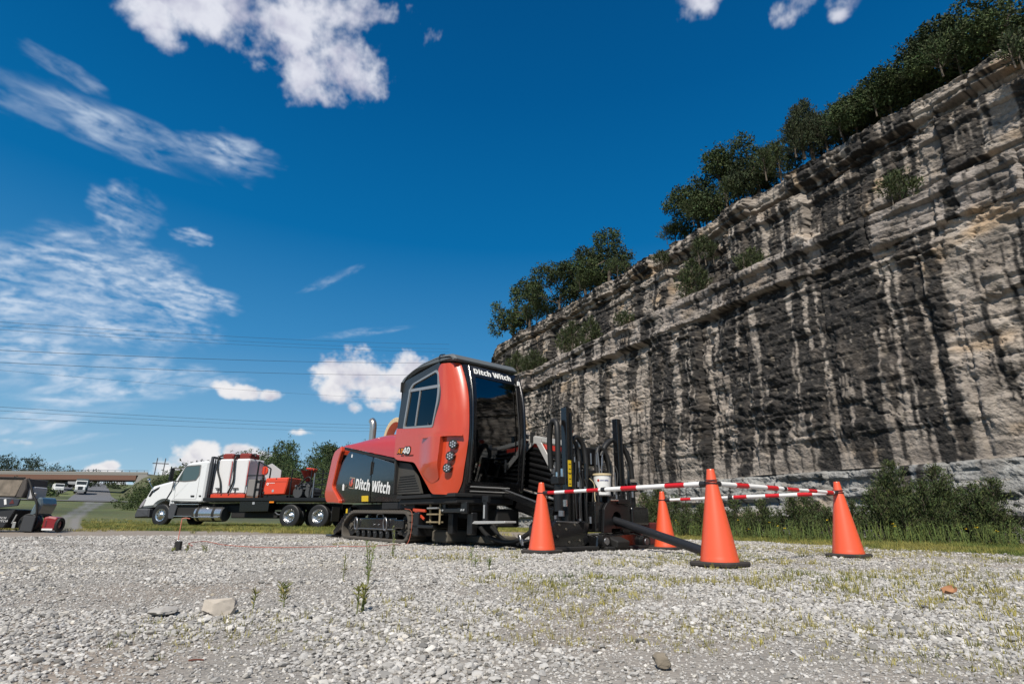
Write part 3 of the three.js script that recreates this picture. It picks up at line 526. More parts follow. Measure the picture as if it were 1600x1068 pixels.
function plantRim() { // trees along the rim of the cut, from the far end to the near end
  const rim = (s, w, dh = 0) => { const p = CLIFF.at(s, w, 13.1); return [p[0], p[1] + dh, p[2]]; };
  const G = 'trees on the rim of the rock cut';
  const T = [
    ['oak_tree', 'airy dark tree at the far left end of the cliff rim', 33.2, 2.9, 4.2, 2.6, { lean: -0.3, blobs: 8, n: 4200, leaf: 0.15, low: 0.15 }],
    ['oak_tree', 'thin-crowned tree second from the far left end of the rim', 31.0, 3.0, 4.2, 2.6, { blobs: 8, n: 4600, leaf: 0.15, low: 0.2 }],
    ['oak_tree', 'flat-topped oak left of the paired round crowns on the rim', 27.4, 3.0, 3.3, 3.6, { n: 8000, leaf: 0.13, low: 0.3 }],
    ['oak_tree', 'left one of the paired round oaks on the rim', 24.6, 3.1, 3.7, 2.6, { n: 9000, leaf: 0.12, low: 0.2 }],
    ['oak_tree', 'right one of the paired round oaks on the rim', 22.4, 3.1, 3.6, 2.6, { n: 9000, leaf: 0.12, low: 0.2 }],
    ['oak_tree', 'bushy oak leaning out to the left above mid cliff', 15.4, 2.8, 3.3, 2.5, { lean: -0.3, n: 11000, leaf: 0.10, low: 0.1, blobs: 9 }],
    ['oak_tree', 'oak between the leaning oak and the small upright tree', 13.9, 2.9, 3.3, 2.2, { n: 10000, leaf: 0.10, low: 0.12, blobs: 9 }],
    ['oak_tree', 'small upright oak just left of the spiky cedar on the rim', 12.2, 2.9, 3.0, 2.2, { n: 10000, leaf: 0.095, low: 0.12, blobs: 9 }],
    ['oak_tree', 'left oak of the big dark grove at the upper right', 7.6, 3.0, 2.8, 2.1, { n: 14000, leaf: 0.085, low: 0.06, blobs: 10 }],
    ['oak_tree', 'second oak from the left in the upper right grove', 6.5, 3.0, 2.6, 2.0, { n: 14000, leaf: 0.085, low: 0.06, blobs: 10 }],
    ['oak_tree', 'third oak from the left in the upper right grove', 5.5, 3.0, 2.3, 2.0, { n: 14000, leaf: 0.085, low: 0.06, blobs: 10 }],
    ['oak_tree', 'tall oak cut by the upper right corner of the picture', 4.2, 3.3, 2.9, 2.4, { n: 18000, leaf: 0.085, low: 0.06, blobs: 12 }],
  ];
  T.forEach(([nm, lb, s, w, h, sp, o], i) => broadTree(nm, lb, rim(s, w, -0.1), h, sp, 100 + i * 7, { group: G, color: [0.036, 0.056, 0.014], ...o }));
  cedar('cedar_tree', 'spiky dark cedar standing on the cliff rim', rim(9.7, 2.7), 2.9, 1.1, 301, { category: 'tree', dens: 120, leaf: 0.09, stems: [[0, 0, 2.9, 0.85], [-0.45, 0.2, 2.4, 0.75], [0.55, -0.3, 2.5, 0.8], [0.25, 0.5, 1.6, 0.8], [-0.8, 0.3, 1.5, 0.7], [1.0, 0.2, 1.7, 0.7]], group: G });
  cedar('cedar_tree', 'lower cedar between the spiky cedar and the grove', rim(8.5, 3.1), 2.5, 1.2, 302, { category: 'tree', dens: 110, leaf: 0.085, stems: [[0, 0, 1.7, 0.7], [-0.5, 0.3, 1.5, 0.6], [0.6, 0, 1.8, 0.7]], group: G });
  [['low bush on the rim between the two mid-cliff oaks', 14.7, 1.5, 1.0], ['low bush on the rim left of the spiky cedar', 10.9, 1.7, 1.0], ['low bush on the rim below the small upright oak', 12.9, 1.4, 0.9], ['bush on the rim at the left foot of the grove', 8.0, 1.6, 1.0], ['bush on the rim below the grove', 6.9, 1.4, 0.9], ['bush on the rim near the upper right corner', 5.0, 1.5, 1.0], ['low bush on the rim between the far tree groups', 29.3, 1.6, 1.1], ['low bush on the rim under the paired round oaks', 23.4, 1.4, 1.0], ['small bush at the right end of the paired oaks', 20.9, 1.0, 0.7], ['low bush left of the leaning oak on the rim', 16.6, 1.0, 0.7]].forEach(([lb, s, h, w], i) => cedar('rim_bush', lb, rim(s, 2.5, -0.15), h, w, 700 + i, { dens: 90, leaf: 0.085, color: [0.044, 0.066, 0.017], stems: [[0, 0, h, w], [w * 0.6, 0.1, h * 0.8, w * 0.8], [-w * 0.6, 0.05, h * 0.75, w * 0.8]], group: 'low bushes along the rim' }));
  const gs = 'bushes rooted on the cliff benches';
  const Lg = [
    ['round bush on the bench near the far end of the cliff', 27.2, 1.0, 8.6, 1.7, 0.9], ['bush at the far end of the bench beside the cab', 29.2, 1.0, 8.6, 2.2, 1.0], ['tall bush on the bench left of the small cedar', 23.2, 1.0, 8.7, 2.3, 0.95],
    ['small pointed cedar on the bench at mid cliff', 20.8, 0.5, 8.5, 1.9, 0.55], ['low tuft of green on the bench lip', 18.1, 0.4, 8.7, 0.9, 0.5], ['dark bush against the stained upper wall', 14.6, 1.2, 8.9, 2.1, 0.8], ['bush growing half way up the upper wall', 14.3, 1.7, 10.7, 1.3, 0.6],
    ['small bush on the bench above the widest black streaks', 11.6, 1.0, 8.9, 1.0, 0.6], ['brush on the bench below the cedar pair', 6.6, 1.0, 9.0, 1.1, 0.6], ['bush at the right edge of the picture on the upper wall', 3.5, 1.3, 11.4, 1.2, 0.5], ['small bush under the rim left of the leaning oak', 16.8, 1.7, 11.6, 0.8, 0.4],
  ];
  Lg.forEach(([lb, s, w, h, ht, wd], i) => { const p = CLIFF.at(s, w, h); cedar('ledge_bush', lb, p, ht, wd, 400 + i, { dens: 60, leaf: 0.10, color: [0.042, 0.058, 0.016], stems: [[0, 0, ht, wd], [wd * 0.5, 0.1, ht * 0.7, wd * 0.8], [-wd * 0.5, 0.05, ht * 0.75, wd * 0.8]], group: gs }); });
}
plantRim();
function plantFoot() { // young cedars along the foot of the cut
  const foot = [[3.99, -16.9, 1.3, 'leftmost cedar shrub at the cliff foot, beside the drill front'], [4.5, -17.2, 1.5, 'second cedar shrub from the drill front'], [5.1, -17.5, 1.25, 'third cedar shrub from the drill front'], [5.2, -15.6, 0.9, 'low cedar shrub seen between the rear and front cones'], [5.9, -15.0, 1.05, 'cedar shrub right of the low one behind the front cone'], [6.3, -14.2, 1.0, 'rounded cedar shrub left of the right cone'], [6.9, -13.9, 1.1, 'cedar shrub close to the left of the right cone'], [7.2, -13.0, 0.8, 'cedar shrub directly behind the right cone'], [7.7, -12.8, 0.95, 'first cedar shrub to the right of the right cone'], [8.0, -12.4, 1.25, 'second cedar shrub to the right of the right cone'], [8.6, -12.6, 1.9, 'tall forked cedar shrub with a thin leader'], [8.75, -12.0, 1.35, 'broad cedar shrub in front of the tall forked one'], [9.3, -12.2, 1.75, 'tall cedar shrub with pointed tip near the right edge'], [9.6, -11.7, 1.3, 'bushy cedar shrub near the right edge'], [10.2, -11.9, 1.45, 'cedar shrub cut by the right edge of the picture'], [7.4, -14.2, 1.2, 'cedar shrub in the back row by the grey rock band'], [9.0, -13.0, 1.2, 'back row cedar shrub right of the tall forked one'], [5.6, -16.4, 1.0, 'small back row cedar shrub near the rear cone']];
  foot.forEach(([x, z, h, lb], i) => { const R = rng(900 + i); cedar('cedar_shrub', lb, [x, -0.01, z], h, h * 0.42, 500 + i, { group: 'young cedars along the cliff foot', dens: 120, leaf: 0.062, gap: 0.024, color: [0.050, 0.070, 0.018], stems: [[0, 0, h, h * 0.40], [(R() - 0.3) * 0.5, (R() - 0.5) * 0.3, h * 0.78, h * 0.36], [-(R() + 0.1) * 0.45, (R() - 0.5) * 0.3, h * 0.66, h * 0.36], [(R() - 0.5) * 0.9, 0.2, h * 0.5, h * 0.4]] }); });
  const R = rng(77), L = new Leaves(), F = new Leaves();   // yellow flowers and tall weeds in front of the cedars
  for (let i = 0; i < 1300; i++) {
    const s = 4.4 + R() * 11, w = 11.4 + 0.28 * Math.max(0, 8 - s) + R() * 1.0 - 0.1 * (s - 8) * 0, x = CN[0] * w + CD[0] * s, z = CN[1] * w + CD[1] * s, h = 0.18 + 0.38 * R();
    const P = V3(x, 0, z), dir = V3((R() - 0.5) * 0.5, 1, (R() - 0.5) * 0.5).normalize();
    L.leaf(P, dir, V3(1, 0, R() - 0.5), h, 0.006 + 0.004 * R(), tint([0.085, 0.115, 0.026], R, 0.4));
    for (let k = 0; k < 5; k++) L.leaf(P.clone().addScaledVector(dir, h * (0.3 + 0.6 * R())), rv(R), rv(R), 0.05, 0.012, tint([0.07, 0.10, 0.02], R, 0.4));
    if (R() < 0.10 && i % 5 === 0) for (let k = 0; k < 9; k++) F.leaf(P.clone().addScaledVector(dir, h * 0.92), V3(rv(R).x, 0.3, rv(R).z), rv(R), 0.035, 0.014, [0.62, 0.44, 0.02]);
  }
  const g = meshOf('tall_weeds', L.geo(), leafMat, scene); g.userData = { kind: 'stuff', label: 'tall thin weeds along the foot of the cedars', category: 'weeds' };
  const f = meshOf('yellow_flowers', F.geo(), leafMat, scene); f.userData = { kind: 'stuff', label: 'scattered small yellow flowers in front of the cedars', category: 'flowers' };
}
plantFoot();
function sowGrass() { // grass: tufts of blades on the verges and here and there in the stone
  const R = rng(21), tuft = (n, h, lean) => { const L = new Leaves(); for (let i = 0; i < n; i++) { const a = R() * 6.28, r = 0.045 * Math.sqrt(R()); L.leaf(V3(Math.cos(a) * r, 0, Math.sin(a) * r), V3(Math.cos(a) * lean * R(), 1, Math.sin(a) * lean * R()), V3(-Math.sin(a), 0, Math.cos(a)), h * (0.5 + 0.6 * R()), 0.0028, [1, 1, 1]); } return L.geo(); };
  const geos = [tuft(11, 0.075, 0.9), tuft(13, 0.11, 0.8), tuft(9, 0.05, 1.3)], lists = [[], [], []];
  const add = (x, z, k, s) => lists[k].push([x, z, s]);
  for (let i = 0; i < 90000; i++) { // verge under the cliff
    const s = 1 + R() * 26, w = 9.6 + R() * 4.6, x = CN[0] * w + CD[0] * s, z = CN[1] * w + CD[1] * s; const g = grassiness(x, z); if (R() > g * g * (s < 14 ? 1 : 0.5)) continue; if (z > -8) continue; add(x, z, R() < 0.25 ? 1 : 0, 0.6 + 0.6 * R() + (w > 11.3 ? 0.4 * R() : 0));
  }
  for (let i = 0; i < 60000; i++) { // field behind the machine and round the truck
    const z = -15 - R() * R() * 26, x = -30 + R() * 36; if (cliffW(x, z) > 11 || Math.abs(x / z) > 0.98) continue; const g = grassiness(x, z); if (R() > g || inTrack(x, z) < 1.1) continue; add(x, z, R() < 0.4 ? 1 : 0, 0.9 + 0.9 * R());
  }
  for (let i = 0; i < 26000; i++) { // sparse tufts in the gravel
    const r = 2.2 + R() * 10, az = (R() - 0.5) * 92 * D2R, x = r * Math.sin(az), z = -r * Math.cos(az), n = fbm(x * 0.7, z * 0.7, 15.5, 4) + 0.35 * sstep(-2, 3, x) - 0.06 - (x < -1.5 ? 0.12 : 0); if (R() > sstep(0.02, 0.40, n) * 0.55) continue; add(x, z, R() < 0.75 ? 2 : 0, (0.55 + 0.55 * R()) * (0.5 + 0.5 * sstep(2, 5, r)));
  }
  const root = new THREE.Group(); root.name = 'grass'; root.userData = { kind: 'stuff', label: 'short yellow-green grass on the verges and in the stone', category: 'grass' }; scene.add(root);
  const m4 = new THREE.Matrix4(), q = new THREE.Quaternion(), c = new THREE.Color();
  const gm = mat('#ffffff', 0.7); 
  lists.forEach((Ls, k) => { const g = geos[k]; g.deleteAttribute('color'); const im = new THREE.InstancedMesh(g, gm, Ls.length); im.name = 'grass_tufts'; im.castShadow = im.receiveShadow = true; im.userData = { kind: 'stuff' };
    Ls.forEach(([x, z, s], i) => { q.setFromAxisAngle(_up, R() * 6.28); m4.compose(V3(x, landHeight(x, z) - 0.015, z), q, V3(s, s * (0.8 + 0.4 * R()), s)); im.setMatrixAt(i, m4); const d = R(), lot = grassiness(x, z) < 0.3 ? 0.3 : 0, dry = sstep(-0.3, 0.4, fbm(x * 0.5, z * 0.5, 40, 3) + 0.5 * (d - 0.5) + lot); c.setRGB(lerp(0.085, 0.27, dry) * (0.75 + 0.5 * d), lerp(0.125, 0.235, dry) * (0.75 + 0.5 * d), lerp(0.018, 0.06, dry)); im.setColorAt(i, c); }); root.add(im); });
}
sowGrass();
// ---------------------------------------------------------------- paints and metals


const M = {
  orange: mat([0.52, 0.056, 0.018], 0.32, 0, { clearcoat: 0.9, clearcoatRoughness: 0.07 }),
  red: mat([0.44, 0.036, 0.022], 0.36, 0, { clearcoat: 0.5, clearcoatRoughness: 0.14 }),
  black: mat([0.0065, 0.0065, 0.007], 0.30, 0, { clearcoat: 0.7, clearcoatRoughness: 0.08 }),
  satin: mat([0.009, 0.009, 0.0095], 0.36), matte: mat([0.012, 0.0115, 0.011], 0.7), rubber: mat([0.011, 0.011, 0.011], 0.55), dustyRubber: mat([0.075, 0.066, 0.055], 0.92),
  dusty: mat([0.085, 0.075, 0.058], 0.85), roof: mat([0.10, 0.112, 0.118], 0.55), slate: mat([0.028, 0.034, 0.040], 0.42), silver: mat([0.42, 0.41, 0.39], 0.4, 0.6), alu: mat([0.55, 0.54, 0.52], 0.45, 0.4),
  steel: mat([0.34, 0.34, 0.35], 0.35, 0.9), chrome: mat([0.72, 0.72, 0.72], 0.16, 1), white: mat([0.74, 0.74, 0.72], 0.45), yellow: mat([0.68, 0.46, 0.015], 0.5), glass: mat([0.30, 0.33, 0.35], 0.04, 0, { transmission: 1, thickness: 0, ior: 2.2 }), tint: mat([0.035, 0.042, 0.050], 0.03, 0, { transmission: 1, thickness: 0, ior: 1.5 }),
  cream: mat([0.55, 0.45, 0.27], 0.7), amber: mat([0.75, 0.22, 0.01], 0.35), lens: mat([0.50, 0.51, 0.53], 0.16, 0.4), tan: mat([0.24, 0.19, 0.11], 0.85), maroon: mat([0.10, 0.016, 0.016], 0.6), cordRed: mat([0.62, 0.10, 0.05], 0.7), greyTape: mat([0.25, 0.25, 0.25], 0.6)
};
// dust and rub marks on the paint: specks and wipe marks with their own grain
const grime = grain(512, (u, v) => { const a = pfbm(u, v, 7, 5, 41, 0.62), b = pfbm(u, v, 48, 3, 44, 0.6), k = sstep(0.12, 0.5, a + 0.5 * b), d = 1 - 0.24 * k; return [d, lerp(1, 0.96, k), lerp(1, 0.98, k)]; });
const scuff = grain(512, (u, v) => { const k = Math.min(1, Math.max(0.4, 0.60 + 0.28 * pfbm(u, v, 5, 4, 47, 0.5))); return [k, k, k]; });
M.orange.map = grime; M.orange.roughnessMap = scuff; M.orange.roughness = 0.55; M.red.map = grime; M.black.roughnessMap = scuff; M.black.roughness = 0.42;
function fitText(text, S, u, v, h, width, turn = 0, slant = 0, off = 0.004, bold = 0) { const b = font.generateShapes(text, h).flatMap(s => s.getPoints(3)).map(p => p.x), w = Math.max(...b) - Math.min(...b); return lettering(text, S, u, v, h, width / w, slant, turn, off, bold); }
function lathe(pts, seg = 24) { return new THREE.LatheGeometry(pts.map(p => new THREE.Vector2(...p)), seg); }
function ring(poly, inner, S, th, off) { return shell(poly, S, th, off, 0.1, 0.12, [inner]); }

// ---------------------------------------------------------------- the directional drill
function buildDrill() {
  const drill = thing('drilling_rig', 'orange and black tracked drilling rig with glazed operator cab', 'drill rig', [-1.98, 0, -12.07], -50.8 * D2R);
  const part = (n, g, m, p = drill) => meshOf(n, g, m, p);
  const mir = g => { const q = g.clone(); q.scale(1, 1, -1); const i = norm(q), a = i.attributes; for (let t = 0; t < a.position.count; t += 3) for (const k of Object.keys(a)) { const at = a[k], n = at.itemSize; for (let c = 0; c < n; c++) { const x = at.array[(t + 1) * n + c]; at.array[(t + 1) * n + c] = at.array[(t + 2) * n + c]; at.array[(t + 2) * n + c] = x; } } return i; };
  // ---- crawler tracks
  const loop = (o) => roundPoly([[-1.46 + o, 0.02 + o], [1.36 - o, 0.0 + o], [1.52 - o, 0.2], [1.44 - o, 0.56 - o], [-1.12 + o, 0.585 - o], [-1.50 + o, 0.30]], [0.16, 0.16, 0.2, 0.14, 0.22, 0.2], 6);
  for (const sgn of [1, -1]) {
    const t = part('crawler_track', plate(loop(0), 0.40, 0.012, [loop(0.055)]).translate(0, 0, 0.80 * sgn), M.dustyRubber);
    const L = loop(0), lugs = []; let acc = 0;
    for (let i = 0; i < L.length; i++) { const a = L[i], b = L[(i + 1) % L.length], d = Math.hypot(b[0] - a[0], b[1] - a[1]); let s = 0; while (acc + (d - s) >= 0.115) { s += 0.115 - acc; acc = 0; const f = s / d, x = lerp(a[0], b[0], f), y = lerp(a[1], b[1], f); if (y > 0.03) lugs.push(box(0.052, 0.03, 0.40, 0, 0, 0, 0.008).rotateZ(Math.atan2(b[1] - a[1], b[0] - a[0])).translate(x, y, 0.80 * sgn)); } acc += d - s; }
    meshOf('track_lugs', merge(lugs), M.dustyRubber, t).userData.kind = 'stuff';
    part('track_frame', merge([box(1.75, 0.22, 0.26, 0.02, 0.33, 0.82 * sgn, 0.02), box(2.3, 0.10, 0.2, 0, 0.18, 0.80 * sgn, 0.02), box(0.36, 0.16, 0.28, 1.05, 0.33, 0.84 * sgn, 0.02)]), M.black);
    if (sgn > 0) {
      for (const x of [-0.80, 0.52]) part('frame_handle', tube([[x - 0.06, 0.22, 0.97], [x - 0.07, 0.36, 0.985], [x, 0.45, 0.985], [x + 0.07, 0.36, 0.985], [x + 0.03, 0.22, 0.97], [x - 0.06, 0.22, 0.97]], 0.014, 20, 6), M.steel);
      part('grab_rail', tube([[0.0, 0.45, 0.9], [0.0, 0.50, 0.9], [0.27, 0.50, 0.9], [0.27, 0.45, 0.9]], 0.016, 14, 6), M.steel);
      for (const x of [0.0, 0.2]) part('bolt', rod([x, 0.31, 0.94], [x, 0.31, 0.965], 0.018), M.steel);
      part('frame_lip', box(1.7, 0.018, 0.03, 0.0, 0.232, 0.955, 0.004), M.steel);
    }
    for (let i = 0; i < 7; i++) { const r = part('track_roller', rod([-0.78 + i * 0.265, 0.13, 0.68 * sgn], [-0.78 + i * 0.265, 0.13, 0.93 * sgn], 0.075, 0.075, 14), M.satin); if (sgn > 0) meshOf('roller_bolt', rod([-0.78 + i * 0.265, 0.165, 0.93], [-0.78 + i * 0.265, 0.165, 0.948], 0.017), M.steel, r); }
    for (const [x, r, n] of [[-1.17, 0.2, 'drive_sprocket'], [1.2, 0.19, 'idler_wheel']]) { const w = part(n, rod([x, 0.29, 0.66 * sgn], [x, 0.29, 0.90 * sgn], r, r, 20), M.matte); if (sgn > 0) { const bl = []; for (let k = 0; k < 8; k++) bl.push(rod([x + 0.1 * Math.cos(k * 0.785), 0.29 + 0.1 * Math.sin(k * 0.785), 0.9], [x + 0.1 * Math.cos(k * 0.785), 0.29 + 0.1 * Math.sin(k * 0.785), 0.915], 0.014, 0.014, 6)); bl.push(rod([x, 0.29, 0.9], [x, 0.29, 0.93], 0.05)); meshOf('hub_bolts', merge(bl), M.dusty, w).userData.kind = 'stuff'; } }
  }
  part('chassis', merge([box(3.5, 0.16, 1.3, -0.1, 0.64, 0, 0.02), box(2.6, 0.3, 1.0, 0, 0.42, 0, 0.02), box(1.3, 0.14, 1.9, 0.9, 0.66, 0.0, 0.02)]), M.matte);
  // rear stabiliser foot leaning out behind the track
  part('rear_stabiliser', merge([bar([-1.55, 0.62, 0.72], [-2.25, 0.10, 0.78], 0.16, 0.13), box(0.34, 0.05, 0.34, -2.3, 0.045, 0.78, 0.012)]), M.black);
  part('yellow_tag', box(0.075, 0.10, 0.012, -1.62, 0.585, 0.86, 0.003), M.yellow);
  // ---- engine compartment
  const Sd = (u, v) => [u, v, 0.985 - 0.035 * ((v - 1.25) / 0.6) ** 2];
  const doorA = part('engine_door', shell(roundPoly([[-1.70, 0.77], [-0.275, 0.755], [-0.285, 1.655], [-1.56, 1.90], [-1.92, 1.62], [-2.12, 1.14], [-1.98, 0.95]], [0.02, 0.02, 0.02, 0.05, 0.1, 0.05, 0.1]), Sd, 0.03), M.black);
  const doorB = part('engine_door', shell(roundPoly([[-0.235, 0.755], [1.12, 0.735], [0.98, 1.40], [-0.245, 1.648]], 0.02), Sd, 0.03), M.black);
  part('door_seam', merge([bar([-0.30, 1.56, 0.985], [-0.295, 1.28, 0.99], 0.02, 0.02), bar([-0.215, 1.55, 0.985], [-0.22, 1.30, 0.99], 0.02, 0.02)]), M.matte);
  part('engine_bay_wall', mir(shell(roundPoly([[-1.9, 0.77], [1.12, 0.755], [1.0, 1.5], [-1.56, 1.90], [-2.0, 1.62]], 0.03), Sd, 0.03)), M.black);
  part('engine_bay_core', plate([[-2.1, 0.78], [1.0, 0.76], [1.0, 1.42], [-1.5, 1.84], [-1.95, 1.62]], 1.8, 0.02), M.matte);
  // emblem: square with a flame-like curl, then the maker's lettering
  const tr = -0.098;
  meshOf('emblem_border', shell(roundPoly([[-1.345, 1.065], [-1.085, 1.04], [-1.055, 1.27], [-1.315, 1.295]], 0.012), Sd, 0.003, 0.004), mat([0.45, 0.33, 0.24], 0.5), doorA);
  meshOf('emblem_ground', shell(roundPoly([[-1.328, 1.080], [-1.10, 1.058], [-1.074, 1.257], [-1.302, 1.280]], 0.008), Sd, 0.003, 0.008), M.black, doorA);
  meshOf('emblem_flame', merge([shell([[-1.24, 1.09], [-1.17, 1.10], [-1.125, 1.15], [-1.15, 1.2], [-1.105, 1.252], [-1.2, 1.25], [-1.245, 1.21], [-1.225, 1.165], [-1.26, 1.13]], Sd, 0.003, 0.012), shell([[-1.29, 1.10], [-1.27, 1.13], [-1.285, 1.17], [-1.265, 1.21], [-1.30, 1.19], [-1.308, 1.13]], Sd, 0.003, 0.012)]), M.orange, doorA);
  meshOf('lettering', fitText('Ditch', Sd, -1.035, 1.045, 0.205, 0.70, tr, 0.12, 0.004, 0.005), M.white, doorA);
  meshOf('lettering', fitText('Witch', Sd, -0.205, 0.962, 0.205, 0.80, tr, 0.12, 0.004, 0.005), M.white, doorB);
  meshOf('warning_sticker', shell([[-0.66, 0.765], [-0.345, 0.76], [-0.345, 0.875], [-0.66, 0.88]], Sd, 0.003, 0.004), M.yellow, doorA);
  meshOf('white_sticker', shell(roundPoly([[-1.70, 1.03], [-1.60, 1.02], [-1.60, 1.12], [-1.64, 1.17], [-1.70, 1.15]], 0.01), Sd, 0.003, 0.004), M.white, doorA);
  meshOf('latch', rod([-1.5, 1.1, 0.975], [-1.5, 1.1, 0.995], 0.035, 0.03, 14), M.dusty, doorA);
  meshOf('latch', rod([0.80, 0.905, 0.965], [0.80, 0.905, 0.990], 0.042, 0.036, 14), M.greyTape, doorB);
  meshOf('yellow_label', shell([[0.89, 0.91], [0.965, 0.905], [0.93, 1.02], [0.90, 1.09]], Sd, 0.003, 0.004), M.yellow, doorB);
  meshOf('small_sticker', shell([[-1.42, 1.74], [-1.36, 1.73], [-1.37, 1.80], [-1.42, 1.81]], Sd, 0.003, 0.004), M.white, doorA);
  // hood: red cover over the engine
  const ylo = x => lerp(2.0, 1.53, (x + 1.76) / 2.7), ytop = x => 2.09 + 0.10 * Math.sin(Math.min(1, Math.max(0, (x + 1.85) / 2.0)) * Math.PI * 0.62) - 0.06 * sstep(-0.4, 1.2, x);
  const Sh = (u, v) => { const c = Math.cos(v * Math.PI / 2), s = Math.sin(v * Math.PI / 2); return [u, ylo(u) + (ytop(u) - ylo(u)) * Math.pow(Math.abs(s), 0.85), 1.0 * Math.sign(c) * Math.pow(Math.abs(c), 0.55)]; };
  part('hood_cover', shell([[-1.78, 0.0], [1.05, 0.0], [1.05, 2.0], [-1.78, 2.0]], (u, v) => Sh(u, v * 1.0), 0.03, 0, 0.12, 0.06), M.red);
  part('hood_seal', merge([bar([-1.80, 1.965, 0.955], [0.95, 1.475, 0.955], 0.06, 0.06), bar([-1.8, 1.97, -0.955], [0.95, 1.49, -0.955], 0.06, 0.06)]), M.matte);
  // wrap-around rear cowl
  const cowl = roundPoly([[-1.90, 2.03], [-2.24, 1.95], [-2.36, 1.80], [-2.60, 0.95], [-2.44, 0.77], [-1.69, 0.745], [-1.71, 0.83], [-2.18, 1.12], [-2.0, 1.67], [-1.86, 1.92]], [0.03, 0.08, 0.1, 0.08, 0.08, 0.02, 0.03, 0.06, 0.05, 0.03]);
  part('rear_cowl', merge([plate(cowl, 0.11, 0.02).translate(0, 0, 0.985), plate(cowl, 0.11, 0.02).translate(0, 0, -0.985), box(0.12, 0.16, 1.9, -2.2, 1.9, 0, 0.03), box(0.16, 0.2, 1.9, -2.42, 0.9, 0, 0.03)]), M.orange);
  part('rear_grille', box(0.06, 0.95, 1.85, -2.2, 1.4, 0, 0.01, 0, 0, -0.24), M.matte);
  part('exhaust_stack', tube([[-1.84, 1.9, 0.3], [-1.84, 2.35, 0.3], [-1.84, 2.55, 0.3], [-1.87, 2.66, 0.3], [-1.94, 2.72, 0.3]], 0.082, 26, 16), mat([0.60, 0.55, 0.48], 0.28, 0.9));
  { const links = []; for (let i = 0; i < 9; i++) { const a = 2.9 - i * 0.21; links.push(box(0.115, 0.11, 0.20, -0.52 + 0.50 * Math.cos(a), 2.04 + 0.50 * Math.sin(a), 0.3, 0.012, 0, 0, a + 1.57)); } links.forEach(g => part('cable_chain_link', g, M.cream)); }
  part('chain_tray', box(0.9, 0.06, 0.3, -0.2, 2.1, 0.1, 0.01), M.black);
  // ---- operator cab, by u (metres round the plan from the rear near corner) and height
  const xf = y => 3.13 - (y > 1.8 ? 0.29 * ((y - 1.8) / 1.25) ** 2 : 0.13 * (1.8 - y) ** 2), zn = y => 1.155 - 0.07 * sstep(1.8, 3.1, y) - 0.03 * sstep(1.3, 0.8, y);
  const Sc = (u, y) => {
    const X = xf(y), Z = zn(y);
    if (u <= 1.4) return [1.05 + u, y, Z];
    if (u <= 2.05) { const a = (u - 1.4) / 0.65 * Math.PI / 2; return [2.45 + (X - 2.45) * Math.sin(a), y, Z - 0.30 * (1 - Math.cos(a))]; }
    if (u <= 3.05) { const t = u - 2.05; return [X - 0.05 * t * t * 0.6, y, Z - 0.30 - t * 1.13]; }
    const t = Math.min(1, (u - 3.05) / 0.25) * Math.PI / 2, x0 = X - 0.03, z0 = Z - 1.43;
    if (u <= 3.30) return [x0 - 0.16 * (1 - Math.cos(t)), y, z0 - 0.16 * Math.sin(t)];
    return [x0 - 0.16 - (u - 3.30), y, z0 - 0.16];
  };
  const panel = part('cab_panel', shell(roundPoly([[0, 1.53], [0.12, 1.475], [0.78, 1.385], [0.92, 1.27], [1.34, 0.86], [1.42, 0.82], [1.84, 0.80], [1.92, 0.98], [1.99, 1.8], [1.97, 2.5], [1.88, 3.05], [1.40, 3.09], [1.31, 3.0], [1.46, 2.62], [1.47, 2.38], [1.36, 1.935], [0, 2.075]], [0.03, 0.05, 0.08, 0.05, 0.05, 0.03, 0.06, 0.1, 0.2, 0.2, 0.04, 0.04, 0.05, 0.2, 0.2, 0.05, 0.02]), Sc, 0.03, 0.012, 0.07, 0.1), M.orange);
  // raised pod beside the lamps and the lip above them
  meshOf('lamp_pod', shell(roundPoly([[0.92, 1.36], [0.95, 1.76], [1.1, 1.79], [1.58, 1.76], [1.54, 1.06], [1.38, 0.98], [1.1, 1.16]], [0.1, 0.12, 0.08, 0.03, 0.05, 0.1, 0.1]), (u, v) => { const p = Sc(u, v), k = sstep(0.9, 1.5, u) * sstep(0.96, 1.35, v); return [p[0] + 0.02 * k, p[1], p[2] + 0.085 * k]; }, 0.09, 0.013, 0.04, 0.06), M.orange, panel);
  meshOf('lamp_lip', shell(roundPoly([[1.06, 1.77], [1.88, 1.73], [1.88, 1.765], [1.55, 1.83], [1.1, 1.815]], 0.02), Sc, 0.05, 0.08, 0.05, 0.1), M.orange, panel);
  for (const [u, y, tilt] of [[1.74, 1.60, 0], [1.71, 1.41, 0], [1.68, 1.22, 0]]) {
    const p = Sc(u, y), e = 0.01, a = Sc(u + e, y), nrm = V3(a[2] - p[2], 0, -(a[0] - p[0])).normalize().multiplyScalar(-1).add(V3(0.25, 0, 0.1)).normalize();
    const c = V3(...p).addScaledVector(nrm, 0.075), B = c.clone().addScaledVector(nrm, -0.07);
    const lamp = meshOf('work_lamp', rod(B.toArray(), c.toArray(), 0.066, 0.078, 18), M.matte, panel);
    lamp.userData.label = 'round black work lamp with six clear lenses';
    const q = new THREE.Quaternion().setFromUnitVectors(_up, nrm), lens = [];
    for (let k = 0; k < 7; k++) { const r = k ? 0.042 : 0; lens.push(new THREE.CylinderGeometry(0.0135, 0.016, 0.012, 8).translate(r * Math.cos(k * 1.047), 0, r * Math.sin(k * 1.047))); }
    part('work_lamp_lens', merge(lens).applyQuaternion(q).translate(c.x + nrm.x * 0.006, c.y + nrm.y * 0.006, c.z + nrm.z * 0.006), M.lens);
